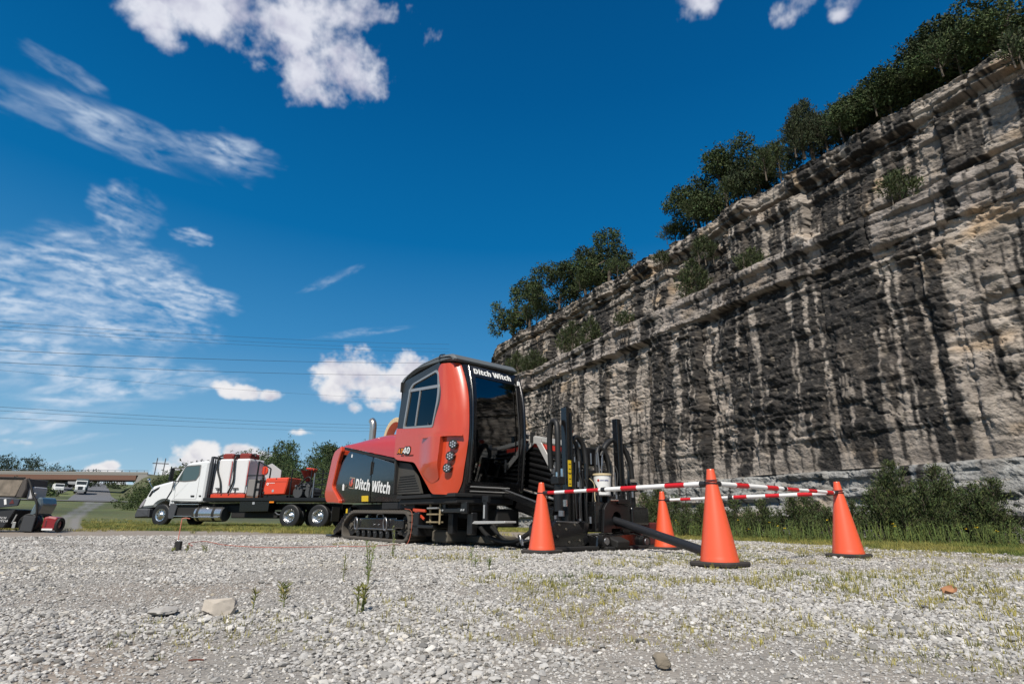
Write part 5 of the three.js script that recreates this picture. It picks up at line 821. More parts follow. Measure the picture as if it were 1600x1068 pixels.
// ---------------------------------------------------------------- traffic cones and the striped bars between them
function buildCones() {
  const coneDirt = grain(512, (u, v) => { const a = pfbm(u, v, 10, 5, 71, 0.65), b = pfbm(u, v, 60, 2, 73), k = sstep(0.15, 0.55, a + 0.35 * b + 0.25 * Math.max(0, 0.35 - v)); const q = sstep(0.30, 0.42, pfbm(u, v * 0.2, 26, 3, 77, 0.6)) * 0.3; return [1 - 0.50 * k - q * 0.5, 1 - 0.30 * k, 1 - 0.2 * k]; }), coneMat = mat([0.80, 0.098, 0.028], 0.36, 0, { clearcoat: 1, clearcoatRoughness: 0.38, map: coneDirt }), baseMat = mat([0.035, 0.030, 0.027], 0.85), barWhite = mat([0.78, 0.77, 0.75], 0.4), barRed = mat([0.55, 0.012, 0.018], 0.4), clip = mat([0.02, 0.02, 0.022], 0.5);
  const body = new THREE.LatheGeometry([[0.188, 0.045], [0.184, 0.075], [0.180, 0.082], [0.178, 0.10], [0.0615, 0.785], [0.058, 0.80], [0.057, 0.815], [0.040, 0.93], [0.0375, 0.945], [0.033, 0.945], [0.030, 0.80]].map(p => new THREE.Vector2(...p)), 48);
  const base = plate(roundPoly([[-0.225, -0.225], [0.225, -0.225], [0.225, 0.225], [-0.225, 0.225]], 0.06), 0.045, 0.012).rotateX(Math.PI / 2).translate(0, 0.0225, 0);
  const loopG = new THREE.TorusGeometry(0.066, 0.0055, 6, 28).rotateX(Math.PI / 2);
  const cones = { A: [2.10, -5.86, 0.7, 1.0, 'large front traffic cone with two black loops round its neck', 2], B: [0.43, -7.88, 0.95, 0.975, 'traffic cone standing in front of the rig anchors', 1], C: [4.39, -7.55, 0.75, 1.0, 'rightmost traffic cone in front of the cedars', 2], D: [2.45, -9.15, 0.85, 0.93, 'rear traffic cone partly behind the black pipe', 1] };
  for (const k of 'ABCD') {
    const [x, z, t, s, lb, n] = cones[k], o = thing('traffic_cone', lb, 'traffic cone', [x, 0.0, z], t, 'orange traffic cones round the pipe entry'); o.scale.setScalar(s);
    meshOf('cone_body', body, coneMat, o); meshOf('cone_base', base, baseMat, o);
    for (let i = 0; i < n; i++) meshOf('elastic_loop', loopG.clone().rotateZ((i ? 0.10 : -0.04)).translate(0, 0.80 + i * 0.035, 0), clip, o);
  }
  const bars = [['A', 'B', 'striped red and white bar from the front cone to the rig-side cone', [[0.10, 0.20, 1], [0.36, 0.455, 1], [0.60, 0.68, 0], [0.77, 0.84, 0], [0.92, 0.98, 0]].map(r => r), 0.57],
    ['A', 'C', 'striped red and white bar from the front cone to the right cone', [[0.13, 0.22, 1], [0.36, 0.45, 1], [0.53, 0.63, 0], [0.72, 0.80, 0], [0.90, 0.965, 0]], 0.51],
    ['D', 'C', 'striped red and white bar at the back from rear to right cone', [[0.10, 0.17, 0], [0.30, 0.36, 0], [0.45, 0.53, 1], [0.64, 0.72, 1], [0.82, 0.90, 1]], 0.43]];
  for (const [a, b, lb, reds, mid] of bars) {
    const A = V3(cones[a][0], 0.80 * cones[a][3], cones[a][1]), B = V3(cones[b][0], 0.80 * cones[b][3], cones[b][1]), d = B.clone().sub(A), L = d.length(); d.normalize(); A.addScaledVector(d, 0.075); B.addScaledVector(d, -0.075); const len = A.distanceTo(B);
    const o = thing('barrier_bar', lb, 'barrier bar', A.toArray(), 0, 'striped bars clipped between the cones'); o.quaternion.setFromUnitVectors(V3(1, 0, 0), d);
    const thickFirst = reds[0][2] === 1, r1 = thickFirst ? 0.026 : 0.0215, r2 = thickFirst ? 0.0215 : 0.026;
    meshOf('bar_tube', rod([0.05, 0, 0], [len * mid, 0, 0], r1, r1, 16), barWhite, o); meshOf('bar_tube', rod([len * mid, 0, 0], [len - 0.05, 0, 0], r2, r2, 16), barWhite, o);
    for (const [f0, f1] of reds) { const r = ((f0 + f1) / 2 < mid ? r1 : r2) + 0.0012; meshOf('red_band', rod([len * f0, 0, 0], [len * f1, 0, 0], r, r, 16), barRed, o); }
    meshOf('joint_collar', rod([len * mid - 0.035, 0, 0], [len * mid + 0.03, 0, 0], 0.031, 0.028, 16), clip, o);
    for (const x of [0.03, len - 0.03]) meshOf('end_clip', merge([rod([x - 0.035, 0, 0], [x + 0.03, 0, 0], 0.029, 0.029, 14), box(0.05, 0.05, 0.05, x - (x < 1 ? 0.04 : -0.04), 0.0, 0, 0.012)]), clip, o);
  }
}
buildCones();

// ---------------------------------------------------------------- flatbed truck with drilling-fluid equipment
const tyreGeo = (r, w) => new THREE.LatheGeometry([[r * 0.56, -w * 0.42], [r * 0.62, -w * 0.5], [r * 0.90, -w * 0.5], [r * 0.985, -w * 0.40], [r, -w * 0.30], [r * 0.985, -w * 0.27], [r, -w * 0.24], [r, -0.02], [r * 0.98, -0.01], [r * 0.98, 0.01], [r, 0.02], [r, w * 0.24], [r * 0.985, w * 0.27], [r, w * 0.3], [r * 0.985, w * 0.40], [r * 0.90, w * 0.5], [r * 0.62, w * 0.5], [r * 0.56, w * 0.42]].map(p => new THREE.Vector2(...p)), 36).rotateX(Math.PI / 2);
function buildTruck() {
  const T = thing('flatbed_truck', 'white conventional flatbed truck parked on the grass behind the rig', 'truck', [-9.3, 0.0, -26.16], 165.52 * D2R);
  const part = (n, g, m, p = T) => meshOf(n, g, m, p);
  const cabWhite = mat([0.70, 0.71, 0.72], 0.35, 0, { clearcoat: 0.5, clearcoatRoughness: 0.12 }), grey = mat([0.055, 0.058, 0.065], 0.6), polished = mat([0.66, 0.66, 0.66], 0.26, 0.95), seam = mat([0.12, 0.12, 0.12], 0.7);
  const wheel = (x, z, front) => {
    const w = part('wheel', tyreGeo(0.50, 0.27).translate(x, 0.50, z), M.rubber), s = Math.sign(z);
    const face = front ? [[0, 0.10], [0.08, 0.10], [0.10, 0.04], [0.20, 0.0], [0.27, 0.02], [0.285, 0.05], [0.29, -0.1]] : [[0, 0.02], [0.09, 0.02], [0.11, -0.06], [0.20, -0.09], [0.245, -0.03], [0.275, 0.05], [0.29, 0.05], [0.29, -0.1]];
    meshOf('rim', lathe(face, 32).rotateX(s * Math.PI / 2).translate(x, 0.50, z + s * 0.09), polished, w);
    for (let k = 0; k < 10; k++) { const a = k * 0.628; meshOf('hand_hole', new THREE.CylinderGeometry(0.030, 0.030, 0.03, 10).rotateX(Math.PI / 2).translate(x + 0.205 * Math.cos(a), 0.50 + 0.205 * Math.sin(a), z + s * (front ? 0.086 : 0.003)), M.matte, w); }
    meshOf('hub', rod([x, 0.5, z + s * 0.05], [x, 0.5, z + s * (front ? 0.20 : 0.13)], 0.075, 0.06, 16), front ? polished : M.steel, w);
  };
  wheel(7.05, -1.02, true); wheel(7.05, 1.02, true);
  for (const x of [0.10, -1.33]) { wheel(x, -1.06, false); wheel(x, 1.06, false); for (const z of [-0.76, 0.76]) part('inner_wheel', tyreGeo(0.50, 0.26).translate(x, 0.50, z), M.rubber); }
  part('axle', merge([rod([0.1, 0.5, -1], [0.1, 0.5, 1], 0.1), rod([-1.33, 0.5, -1], [-1.33, 0.5, 1], 0.1), rod([7.05, 0.5, -0.9], [7.05, 0.5, 0.9], 0.07)]).translate(0, 0, 0), M.matte).userData.kind = 'stuff';
  part('chassis_rail', box(9.8, 0.26, 0.09, 2.9, 0.92, -0.42, 0.01), M.matte); part('chassis_rail', box(9.8, 0.26, 0.09, 2.9, 0.92, 0.42, 0.01), M.matte);
  part('gearbox', box(1.6, 0.5, 0.6, 5.6, 0.7, 0, 0.05), M.matte);
  // hood with wheel arch
  const arch = []; for (let k = 0; k <= 12; k++) { const a = Math.PI * (0.04 + 0.86 * k / 12); arch.push([7.05 + 0.68 * Math.cos(a), 0.50 + 0.66 * Math.sin(a)]); }
  const hoodP = [[8.42, 0.80], [8.40, 0.95], [8.22, 1.30], [8.03, 1.70], [7.90, 1.82], [7.3, 1.96], [6.66, 2.09], [6.62, 1.0], ...arch.slice().reverse().filter(p => p[1] > 0.78)];
  part('hood', plate(hoodP, 2.16, 0.10), cabWhite);
  part('bumper', merge([plate(roundPoly([[7.74, 0.40], [8.55, 0.36], [8.60, 0.5], [8.50, 0.80], [7.78, 0.79]], 0.04), 2.3, 0.06)]), grey);
  part('grille', box(0.05, 0.7, 1.1, 8.35, 1.22, 0, 0.01, 0, 0, 0.43), M.satin);
  for (const z of [-1.02, 1.02]) part('headlamp', plate(roundPoly([[8.44, 0.84], [8.36, 1.02], [8.18, 1.26], [8.12, 1.22], [8.20, 0.95], [8.32, 0.83]], 0.03), 0.10, 0.01).translate(0, 0, z * 1.035), mat([0.28, 0.26, 0.30], 0.15, 0, { clearcoat: 1 }));
  part('hood_intake', plate(roundPoly([[8.02, 1.36], [7.90, 1.60], [7.46, 1.80], [7.50, 1.70], [7.80, 1.52], [7.92, 1.33]], 0.02), 0.02, 0.003).translate(0, 0, -1.088), M.satin);
  part('hood_gap', merge([bar([6.70, 2.06, -1.10], [6.72, 1.62, -1.11], 0.03, 0.03), bar([6.72, 1.62, -1.11], [6.98, 1.14, -1.10], 0.03, 0.03)]), M.matte);
  // cab
  const cabP = roundPoly([[6.63, 1.10], [6.63, 2.07], [6.22, 2.72], [6.02, 2.87], [5.2, 2.96], [4.92, 2.97], [4.84, 2.90], [4.82, 1.10]], [0.04, 0.04, 0.08, 0.12, 0.1, 0.08, 0.05, 0.03]);
  part('truck_cab', plate(cabP, 2.30, 0.07), cabWhite);
  const win = roundPoly([[6.40, 2.07], [6.09, 2.70], [5.30, 2.74], [5.28, 2.30], [5.40, 2.10], [6.0, 2.05]], 0.06);
  const dw = part('door_window', plate(win, 0.014, 0.002).translate(0, 0, -1.151), mat([0.055, 0.085, 0.085], 0.06, 0, { clearcoat: 1 }));
  meshOf('window_frame', plate(roundPoly([[6.46, 2.03], [6.11, 2.75], [5.25, 2.79], [5.23, 2.28], [5.38, 2.05], [6.0, 2.0]], 0.06), 0.012, 0.002, [win]).translate(0, 0, -1.152), seam, dw);
  part('door_window', plate(win, 0.014, 0.002).translate(0, 0, 1.151), mat([0.055, 0.085, 0.085], 0.06, 0, { clearcoat: 1 }));
  part('windscreen', bar([6.62, 2.10, 0], [6.23, 2.70, 0], 2.0, 0.02).translate(0.03, 0.02, 0), mat([0.04, 0.06, 0.06], 0.06, 0, { clearcoat: 1 }));
  part('door_seam', merge([bar([5.22, 2.78, -1.151], [5.20, 1.22, -1.151], 0.01, 0.012), bar([6.48, 2.0, -1.151], [6.44, 1.22, -1.151], 0.01, 0.012), bar([6.44, 1.22, -1.151], [5.20, 1.22, -1.151], 0.01, 0.012)]), seam);
  part('door_handle', box(0.20, 0.07, 0.03, 5.42, 1.36, -1.165, 0.01), M.matte); part('cab_vent', box(0.12, 0.07, 0.02, 5.0, 1.36, -1.158, 0.01), M.matte);
  part('sun_visor', box(0.22, 0.04, 2.0, 6.20, 2.80, 0, 0.01, 0, 0, -0.5), grey);
  for (const s of [-1, 1]) { const mr = part('door_mirror', box(0.11, 0.62, 0.2, 6.58, 2.32, s * 1.42, 0.04), M.satin); meshOf('mirror_arm', merge([rod([6.58, 2.60, s * 1.4], [6.2, 2.66, s * 1.15], 0.022), rod([6.58, 2.05, s * 1.4], [6.35, 2.02, s * 1.15], 0.02)]), M.satin, mr); const hm = part('hood_mirror', new THREE.SphereGeometry(0.09, 12, 8).scale(0.6, 1, 1).translate(8.12, 2.10, s * 1.16), M.chrome); meshOf('mirror_arm', rod([8.12, 2.08, s * 1.16], [7.72, 1.55, s * 1.10], 0.013), M.chrome, hm); }
  part('side_fairing', plate(roundPoly([[6.55, 0.34], [6.66, 0.52], [6.62, 1.02], [6.18, 1.02], [6.30, 0.36]], 0.03), 0.08, 0.015).translate(0, 0, -1.11), grey);
  const stp = part('entry_step', box(1.28, 0.04, 0.16, 5.62, 0.99, -1.10, 0.01), polished); meshOf('lower_step', box(1.0, 0.04, 0.16, 5.75, 0.46, -1.12, 0.01), polished, stp);
  part('battery_box', box(1.05, 0.46, 0.3, 5.7, 0.70, -0.92, 0.02), M.matte);
  for (const x of [5.35, 5.62, 5.9]) part('air_tank', rod([x, 0.56, -1.04], [x, 0.56, -0.9], 0.085, 0.085, 14), polished);
  const ft = part('fuel_tank', rod([3.72, 0.58, -0.84], [5.16, 0.58, -0.84], 0.345, 0.345, 32), polished);
  for (const x of [4.06, 4.92]) meshOf('tank_strap', rod([x, 0.58, -0.84], [x + 0.14, 0.58, -0.84], 0.351, 0.351, 32, true), M.matte, ft);
  meshOf('tank_end', rod([3.68, 0.58, -0.84], [3.72, 0.58, -0.84], 0.30, 0.335, 28), grey, ft);
  part('tank_step', box(1.45, 0.035, 0.10, 4.45, 0.42, -1.22, 0.01), polished);
  // deck
  part('deck', box(7.0, 0.15, 2.46, 1.25, 1.205, 0, 0.015), M.satin);
  const bulk = part('headache_rack', merge([box(0.12, 1.90, 0.10, 4.66, 2.20, -1.14, 0.015), box(0.12, 1.90, 0.10, 4.66, 2.20, 1.14, 0.015), box(0.12, 0.09, 2.3, 4.66, 3.12, 0, 0.015)]), grey);
  for (let i = 0; i < 9; i++) meshOf('rack_bar', box(0.04, 1.80, 0.05, 4.66, 2.2, -0.95 + i * 0.237, 0.008), M.satin, bulk);
  const tb = part('tool_box', plate(roundPoly([[1.20, 0.70], [2.70, 0.67], [2.74, 1.125], [1.18, 1.125]], 0.02), 0.5, 0.01).translate(0, 0, -0.95), M.black);
  meshOf('box_badge', box(0.12, 0.10, 0.01, 2.0, 1.04, -1.206, 0.004), M.lens, tb); meshOf('box_crease', merge([bar([2.70, 1.10, -1.202], [2.05, 0.95, -1.202], 0.008, 0.012), bar([2.0, 0.95, -1.202], [1.25, 1.10, -1.202], 0.008, 0.012)]), M.satin, tb);
  part('under_box', merge([box(2.5, 0.3, 1.6, 2.2, 0.55, 0, 0.05), box(1.2, 0.3, 0.6, 3.2, 0.8, -0.5, 0.03)]), M.matte);
  part('marker_lamp', box(0.24, 0.07, 0.03, 1.05, 1.085, -1.225, 0.01), M.amber);
  part('exhaust_pipe', tube([[1.0, 0.66, -0.95], [0.75, 0.56, -1.02], [0.55, 0.62, -1.0]], 0.03, 12, 8), M.steel);
  part('mud_flap', box(0.03, 0.6, 0.6, -2.02, 0.6, -0.95, 0.01), M.rubber); part('mud_flap', box(0.03, 0.6, 0.6, -2.02, 0.6, 0.95, 0.01), M.rubber);
  // cargo, each piece by itself on the deck
  const put = (name, label, cat, x, z = 0, group) => { const g = thing(name, label, cat, [T.position.x + Math.cos(T.rotation.y) * x + Math.sin(T.rotation.y) * z, 1.282, T.position.z - Math.sin(T.rotation.y) * x + Math.cos(T.rotation.y) * z], T.rotation.y, group); return g; };
  const poly = mat([0.66, 0.655, 0.66], 0.5), orangeD = mat([0.58, 0.055, 0.022], 0.45);
  for (const [x, lb, dx] of [[4.05, 'tall white tank with red cap next to the truck cab', 0], [3.12, 'tall white tank with red cap, second from the truck cab', 0]]) {
    const g = put('poly_tank', lb, 'tank', x, -0.5, 'white tanks on the truck deck');
    const b = meshOf('tank_body', plate(roundPoly([[-0.455, 0.16], [0.455, 0.16], [0.43, 1.66], [0.30, 1.76], [-0.40, 1.76], [-0.43, 1.66]], 0.08), 1.1, 0.07), poly, g);
    meshOf('tank_skid', box(0.94, 0.16, 1.12, 0, 0.08, 0, 0.02), orangeD, g);
    meshOf('tank_cap', plate(roundPoly([[-0.34, 1.74], [0.20, 1.74], [0.26, 1.95], [0.18, 2.02], [-0.30, 2.02], [-0.36, 1.93]], 0.05), 0.7, 0.05).translate(0, 0, -0.12), mat([0.20, 0.025, 0.018], 0.55), g);
    meshOf('red_stripe', box(0.035, 1.1, 0.02, -0.44, 1.1, -0.54, 0.005), mat([0.40, 0.03, 0.03], 0.5), g);
    meshOf('tank_hose', tube([[0.28, 1.96, -0.3], [0.30, 1.85, -0.60], [0.26, 1.3, -0.63], [0.10 - 0.12 * (x < 3.5 ? -1 : 1), 0.7, -0.63], [0.0 - (x < 3.5 ? -0.42 : 0.12), 0.2, -0.62]], 0.040, 30, 8), M.rubber, g);
    meshOf('fill_spout', tube([[-0.30, 1.95, -0.3], [-0.52, 1.95, -0.35], [-0.60, 1.85, -0.36]], 0.04, 12, 8), M.rubber, g);
    meshOf('valve_handle', merge([rod([-0.10, 0.42, -0.60], [0.22, 0.42, -0.60], 0.022), rod([0.06, 0.42, -0.6], [0.06, 0.2, -0.6], 0.022)]), M.matte, g);
  }
  { const g = put('mesh_crate', 'grey panelled crate in a black frame beside the white tanks', 'crate', 2.30, -0.45);
    meshOf('crate_wall', merge([box(0.62, 0.80, 1.0, 0.05, 0.42, 0, 0.02)]), mat([0.20, 0.19, 0.185], 0.85), g);
    meshOf('tall_sheet', plate([[0.28, 0.1], [0.28, 1.5], [-0.05, 1.62], [-0.62, 1.28], [-0.66, 0.1]], 0.05, 0.005).translate(0, 0, 0.45), mat([0.42, 0.42, 0.43], 0.5), g);
    meshOf('crate_frame', merge([...[[-0.45, 0.9], [0.42, 0.98]].map(([x, h]) => box(0.05, h, 0.05, x, h / 2, -0.55, 0.006)), box(0.92, 0.05, 0.05, -0.015, 0.985, -0.55, 0.006), bar([-0.10, 0, -0.55], [-0.12, 1.62, -0.55], 0.06, 0.06), bar([-0.12, 1.62, -0.55], [-0.80, 1.28, -0.55], 0.05, 0.05), bar([-0.80, 1.28, -0.55], [-0.78, 0, -0.55], 0.05, 0.05), bar([-0.1, 0.75, -0.55], [-0.8, 0.75, -0.55], 0.04, 0.04), bar([-0.12, 0.4, -0.55], [-0.8, 0.4, -0.55], 0.04, 0.04)]), M.satin, g);
    meshOf('red_post', box(0.05, 1.2, 0.03, -0.45, 0.75, -0.50, 0.006), mat([0.35, 0.03, 0.03], 0.5), g);
    meshOf('round_emblem', merge([plate(circle(0.28, 1.30, 0.19, 24), 0.03, 0.004, [circle(0.22, 1.26, 0.13, 20)]).translate(0, 0, 0.40)]), orangeD, g);
    meshOf('rust_base', box(0.7, 0.12, 0.9, 0.08, 0.06, -0.05, 0.01), mat([0.16, 0.06, 0.025], 0.9), g); }
  { const g = put('power_unit', 'orange boxy power unit on the truck deck', 'power unit', 1.10, -0.55);
    meshOf('housing', plate(roundPoly([[-0.50, 0.14], [0.60, 0.12], [0.62, 0.40], [0.55, 0.86], [-0.62, 0.88], [-0.58, 0.5]], 0.05), 1.0, 0.04), mat([0.66, 0.065, 0.025], 0.4, 0, { clearcoat: 0.3 }), g);
    meshOf('lid_line', box(1.10, 0.015, 0.012, 0.0, 0.70, -0.503, 0.003), mat([0.25, 0.03, 0.015], 0.6), g);
    meshOf('white_mark', merge([plate(circle(0.42, 0.60, 0.06, 16), 0.008, 0.001, [circle(0.42, 0.60, 0.03, 12)]).translate(0, 0, -0.505), box(0.30, 0.02, 0.008, 0.20, 0.64, -0.505, 0.002)]), M.white, g);
    meshOf('gauge', plate(circle(0.10, 0.30, 0.07, 5), 0.012, 0.002).translate(0, 0, -0.505), M.lens, g);
    meshOf('latch', rod([0.0, 0.83, -0.505], [0.0, 0.83, -0.49], 0.03), M.matte, g); meshOf('latch', box(0.1, 0.10, 0.02, 0.58, 0.22, -0.505, 0.01), M.matte, g); meshOf('vent_stack', rod([-0.42, 0.86, 0], [-0.42, 1.12, 0], 0.03), M.matte, g);
    meshOf('skid', box(1.2, 0.10, 0.9, 0, 0.05, 0, 0.01), M.satin, g); }
  { const g = put('mixing_hopper', 'mud mixing unit with red funnel in a dark frame', 'mixer', -0.15, -0.5);
    meshOf('funnel', new THREE.CylinderGeometry(0.36, 0.06, 0.52, 4).rotateY(Math.PI / 4).translate(0, 0.95, 0), mat([0.28, 0.03, 0.022], 0.55), g);
    meshOf('funnel_lid', box(0.42, 0.10, 0.3, -0.08, 1.28, 0.1, 0.03, 0, 0, 0.12), orangeD, g);
    meshOf('frame', merge([box(0.04, 1.24, 0.04, 0.50, 0.62, -0.5, 0.005), box(0.04, 1.24, 0.04, -0.50, 0.62, -0.5, 0.005), box(0.04, 1.24, 0.04, 0.5, 0.62, 0.4, 0.005), box(0.04, 1.24, 0.04, -0.5, 0.62, 0.4, 0.005), box(1.1, 0.035, 0.04, 0, 1.225, -0.5, 0.005), box(1.1, 0.035, 0.04, 0, 1.225, 0.4, 0.005)]), M.satin, g);
    meshOf('pump', merge([rod([-0.35, 0.24, -0.3], [-0.35, 0.24, 0.3], 0.22, 0.22, 18), rod([0.25, 0.24, -0.3], [0.25, 0.24, 0.3], 0.24, 0.24, 18), box(0.5, 0.3, 0.5, 0, 0.5, 0, 0.05), rod([0, 0.5, 0], [0, 0.72, 0], 0.08), rod([-0.3, 0.5, -0.2], [0.2, 0.62, -0.2], 0.05)]), mat([0.05, 0.052, 0.055], 0.6), g);
    meshOf('fittings', merge([rod([0.1, 0.62, -0.28], [0.1, 0.7, -0.28], 0.06), rod([-0.12, 0.55, -0.3], [0.16, 0.55, -0.3], 0.03), rod([0.3, 0.5, -0.32], [0.36, 0.5, -0.32], 0.07)]), M.steel, g).userData.kind = 'stuff';
    meshOf('pipe', tube([[-0.45, 0.2, -0.45], [-0.5, 0.7, -0.45], [-0.3, 0.9, -0.4], [0.2, 0.5, -0.4]], 0.035, 20, 7), M.rubber, g); }
  { const g = put('deck_gate', 'black ladder-like gate standing at the rear of the deck', 'gate', -1.15, -0.95);
    for (const x of [0.36, -0.38]) meshOf('upright', box(0.05, 1.06, 0.06, x, 0.53, 0, 0.006), M.steel, g);
    for (const y of [0.12, 0.34, 0.56, 0.80, 1.04]) meshOf('rail', box(0.78, 0.04, 0.05, 0, y, 0, 0.006), M.satin, g);
    meshOf('side_rail', merge([box(0.05, 0.04, 1.6, -0.38, 1.03, 0.8, 0.006), box(0.05, 0.04, 1.6, -0.38, 0.6, 0.8, 0.006), box(0.05, 1.03, 0.05, -0.38, 0.51, 1.6, 0.006)]), M.satin, g); }
}
buildTruck();
const WIRES = [[[-69.87, 19.35, -48.75], [-13.68, 36.72, -113.1]], [[-69.7, 18.95, -48.75], [-13.64, 35.69, -113.1]], [[-69.54, 18.57, -48.75], [-13.61, 34.96, -113.1]], [[-68.65, 16.05, -48.75], [-13.55, 32.56, -113.1]], [[-68.14, 14.86, -48.75], [-13.43, 29.86, -113.1]], [[-67.88, 14.95, -48.75], [-13.09, 24.21, -113.1]], [[-66.39, 10.98, -48.75], [-12.92, 18.88, -113.1]], [[-66.24, 10.6, -48.75], [-12.89, 18.23, -113.1]], [[-65.95, 9.73, -48.75], [-12.89, 17.79, -113.1]]];
// ---------------------------------------------------------------- far left: highway, bridge, woods, wires, distant vehicles
function ribbon(P, width, lift, step = 4) {   // a strip that follows the land
  const c = new THREE.CatmullRomCurve3(P.map(p => V3(p[0], 0, p[1]))), n = Math.ceil(c.getLength() / step), pos = [], idx = [], uv = [];
  for (let i = 0; i <= n; i++) { const t = i / n, p = c.getPoint(t), d = c.getTangent(t), s = V3(-d.z, 0, d.x); for (const k of [-1, 1]) { const x = p.x + s.x * k * width / 2, z = p.z + s.z * k * width / 2; pos.push(x, landHeight(x, z) + lift, z); uv.push(k, t * n); } if (i < n) { const a = i * 2; idx.push(a, a + 1, a + 3, a, a + 3, a + 2); } }
  const g = new THREE.BufferGeometry(); g.setAttribute('position', new THREE.Float32BufferAttribute(pos, 3)); g.setAttribute('uv', new THREE.Float32BufferAttribute(uv, 2)); g.setIndex(idx); g.computeVertexNormals(); return g;
}
function buildFar() {
  const asphalt = mat([0.13, 0.13, 0.135], 0.9), conc = mat([0.24, 0.23, 0.21], 0.9), rust = mat([0.15, 0.075, 0.05], 0.8);
  structure('highway', ribbon([[-72, -98], [-96, -130], [-126, -171], [-158, -214], [-192, -260]], 7.2, 0.09), asphalt);
  structure('highway_lane', ribbon([[-84, -92], [-103, -124], [-132, -166], [-164, -209], [-197, -255]], 4.0, 0.07), mat([0.10, 0.10, 0.105], 0.9));
  structure('cross_road', ribbon([[-90, -84], [-78, -90], [-66, -96], [-52, -104]], 5.5, 0.11), mat([0.12, 0.115, 0.11], 0.9));
  // bridge
  const B = thing('highway_bridge', 'long flat bridge with brown girders over the highway', 'bridge', [-150, 0, -160]);
  meshOf('deck', box(98, 0.42, 9, 0, 11.55, 0, 0.05), conc, B);
  meshOf('parapet', box(98, 0.5, 0.3, 0, 12.0, 4.4, 0.04), conc, B);
  for (const z of [4.35, -3.2]) meshOf('girder', box(94, 1.30, 0.35, -1, 10.68, z, 0.03), rust, B);
  meshOf('girder_flange', box(94, 0.14, 0.6, -1, 10.0, 4.3, 0.02), mat([0.03, 0.022, 0.018], 0.8), B);
  { const posts = []; for (let i = 0; i < 48; i++) posts.push(box(0.12, 0.45, 0.12, -48 + i * 2.04, 12.45, 4.4, 0)); meshOf('railing_posts', merge(posts), M.steel, B).userData.kind = 'stuff'; }
  meshOf('hand_rail', box(98, 0.12, 0.1, 0, 12.66, 4.4, 0.02), M.steel, B);
  for (const [x, h] of [[20, 3.5], [-18, 4.2]]) { const p = meshOf('pier', plate([[-0.75, h], [0.75, h], [1.05, 9.4], [-1.05, 9.4]], 1.6, 0.05).translate(x, 0, 1.2), conc, B); meshOf('pier_cap', box(2.4, 0.7, 7, x, 9.7, 0, 0.06), conc, B); }
  meshOf('abutment', plate([[43, 4], [51, 4], [51, 11.4], [46.5, 11.4], [46.0, 9.6]], 9, 0.05), conc, B);
  // embankment the bridge lands on
  { const P = [], I = [], N = 40, Mm = 18; for (let j = 0; j <= Mm; j++) for (let i = 0; i <= N; i++) { const z = -182 + j * 4, x = (0.73 - i * 0.0125) * z, e = sstep(0.71, 0.635, x / z + 0.015 * noise(z * 0.1, x * 0.1, 2)) * sstep(-112, -150, z) ; const y = Math.max(landHeight(x, z) - 0.8, lerp(landHeight(x, z) - 1.2, 11.0, e) + 0.7 * e * noise(x * 0.2, z * 0.2, 4)); P.push(x, y, z); if (i < N && j < Mm) { const a = j * (N + 1) + i; I.push(a, a + N + 2, a + 1, a, a + N + 1, a + N + 2); } }
    const g = new THREE.BufferGeometry(); g.setAttribute('position', new THREE.Float32BufferAttribute(P, 3)); g.setIndex(I); g.computeVertexNormals(); structure('embankment', g, mat([0.085, 0.088, 0.040], 0.95)); }
  // woods that read as one mass each
  const wood = (name, label, seeds, n, size, col) => { const R = rng(seeds.length * 31 + n), bl = []; for (const [x, z, h, w, cnt] of seeds) for (let i = 0; i < cnt; i++) { const px = x + (R() - 0.5) * w, pz = z + (R() - 0.5) * w * 0.5, g = landHeight(px, pz), hh = h * (0.65 + 0.5 * R()); bl.push([px, g + hh * 0.55, pz, hh * 0.33, hh * 0.42], [px + (R() - 0.5) * hh * 0.4, g + hh * 0.25, pz + 1, hh * 0.36, hh * 0.3]); } const o = meshOf(name, crown(R, bl, n, size, col, 0.9), leafMat, scene); o.userData = { kind: 'stuff', label, category: 'woods' }; };
  const W1 = []; for (let i = 0; i < 16; i++) { W1.push([-62 + i * 4.0, -116 - 6 * Math.sin(i * 1.3), 5.6 + 1.0 * Math.sin(i * 2.1), 8, 5]); W1.push([-56 + i * 3.4, -96 - 6 * Math.sin(i * 1.9), 4.8 + 0.8 * Math.sin(i * 1.1), 8, 5]); W1.push([-44 + i * 2.4, -74 - 4 * Math.sin(i * 1.7), 3.8, 7, 5]); }
  wood('hill_woods', 'green wooded hillside behind the truck deck', W1, 110000, 0.28, [0.040, 0.064, 0.017]);
  const W2 = []; for (let i = 0; i < 13; i++) W2.push([-215 + i * 5.2, -196 - i * 1.0, i > 9 ? 6 : 9 + 2 * Math.sin(i * 1.9), 9, 3]);
  wood('far_woods', 'dark woods beyond the bridge at the left edge', W2, 34000, 0.45, [0.026, 0.040, 0.013]);
  wood('bank_woods', 'dark trees under the right half of the bridge', [[-146, -190, 6, 12, 5], [-136, -196, 5, 8, 3], [-120, -205, 5, 8, 3], [-112, -196, 6, 9, 4]], 6000, 0.5, [0.028, 0.042, 0.014]);
  wood('roadside_brush', 'green brush on the bank left of the truck', [[-46, -70, 2.6, 4, 4], [-41, -65, 3.6, 5, 5], [-37, -62, 4.2, 6, 5], [-33, -60, 4.8, 6, 5], [-28, -60, 4.8, 7, 5], [-23, -62, 4.6, 8, 5], [-57, -92, 3.6, 7, 5], [-64, -108, 4.6, 8, 4], [-78, -132, 5, 8, 4], [-92, -152, 4.0, 8, 4]], 64000, 0.15, [0.046, 0.070, 0.018]);
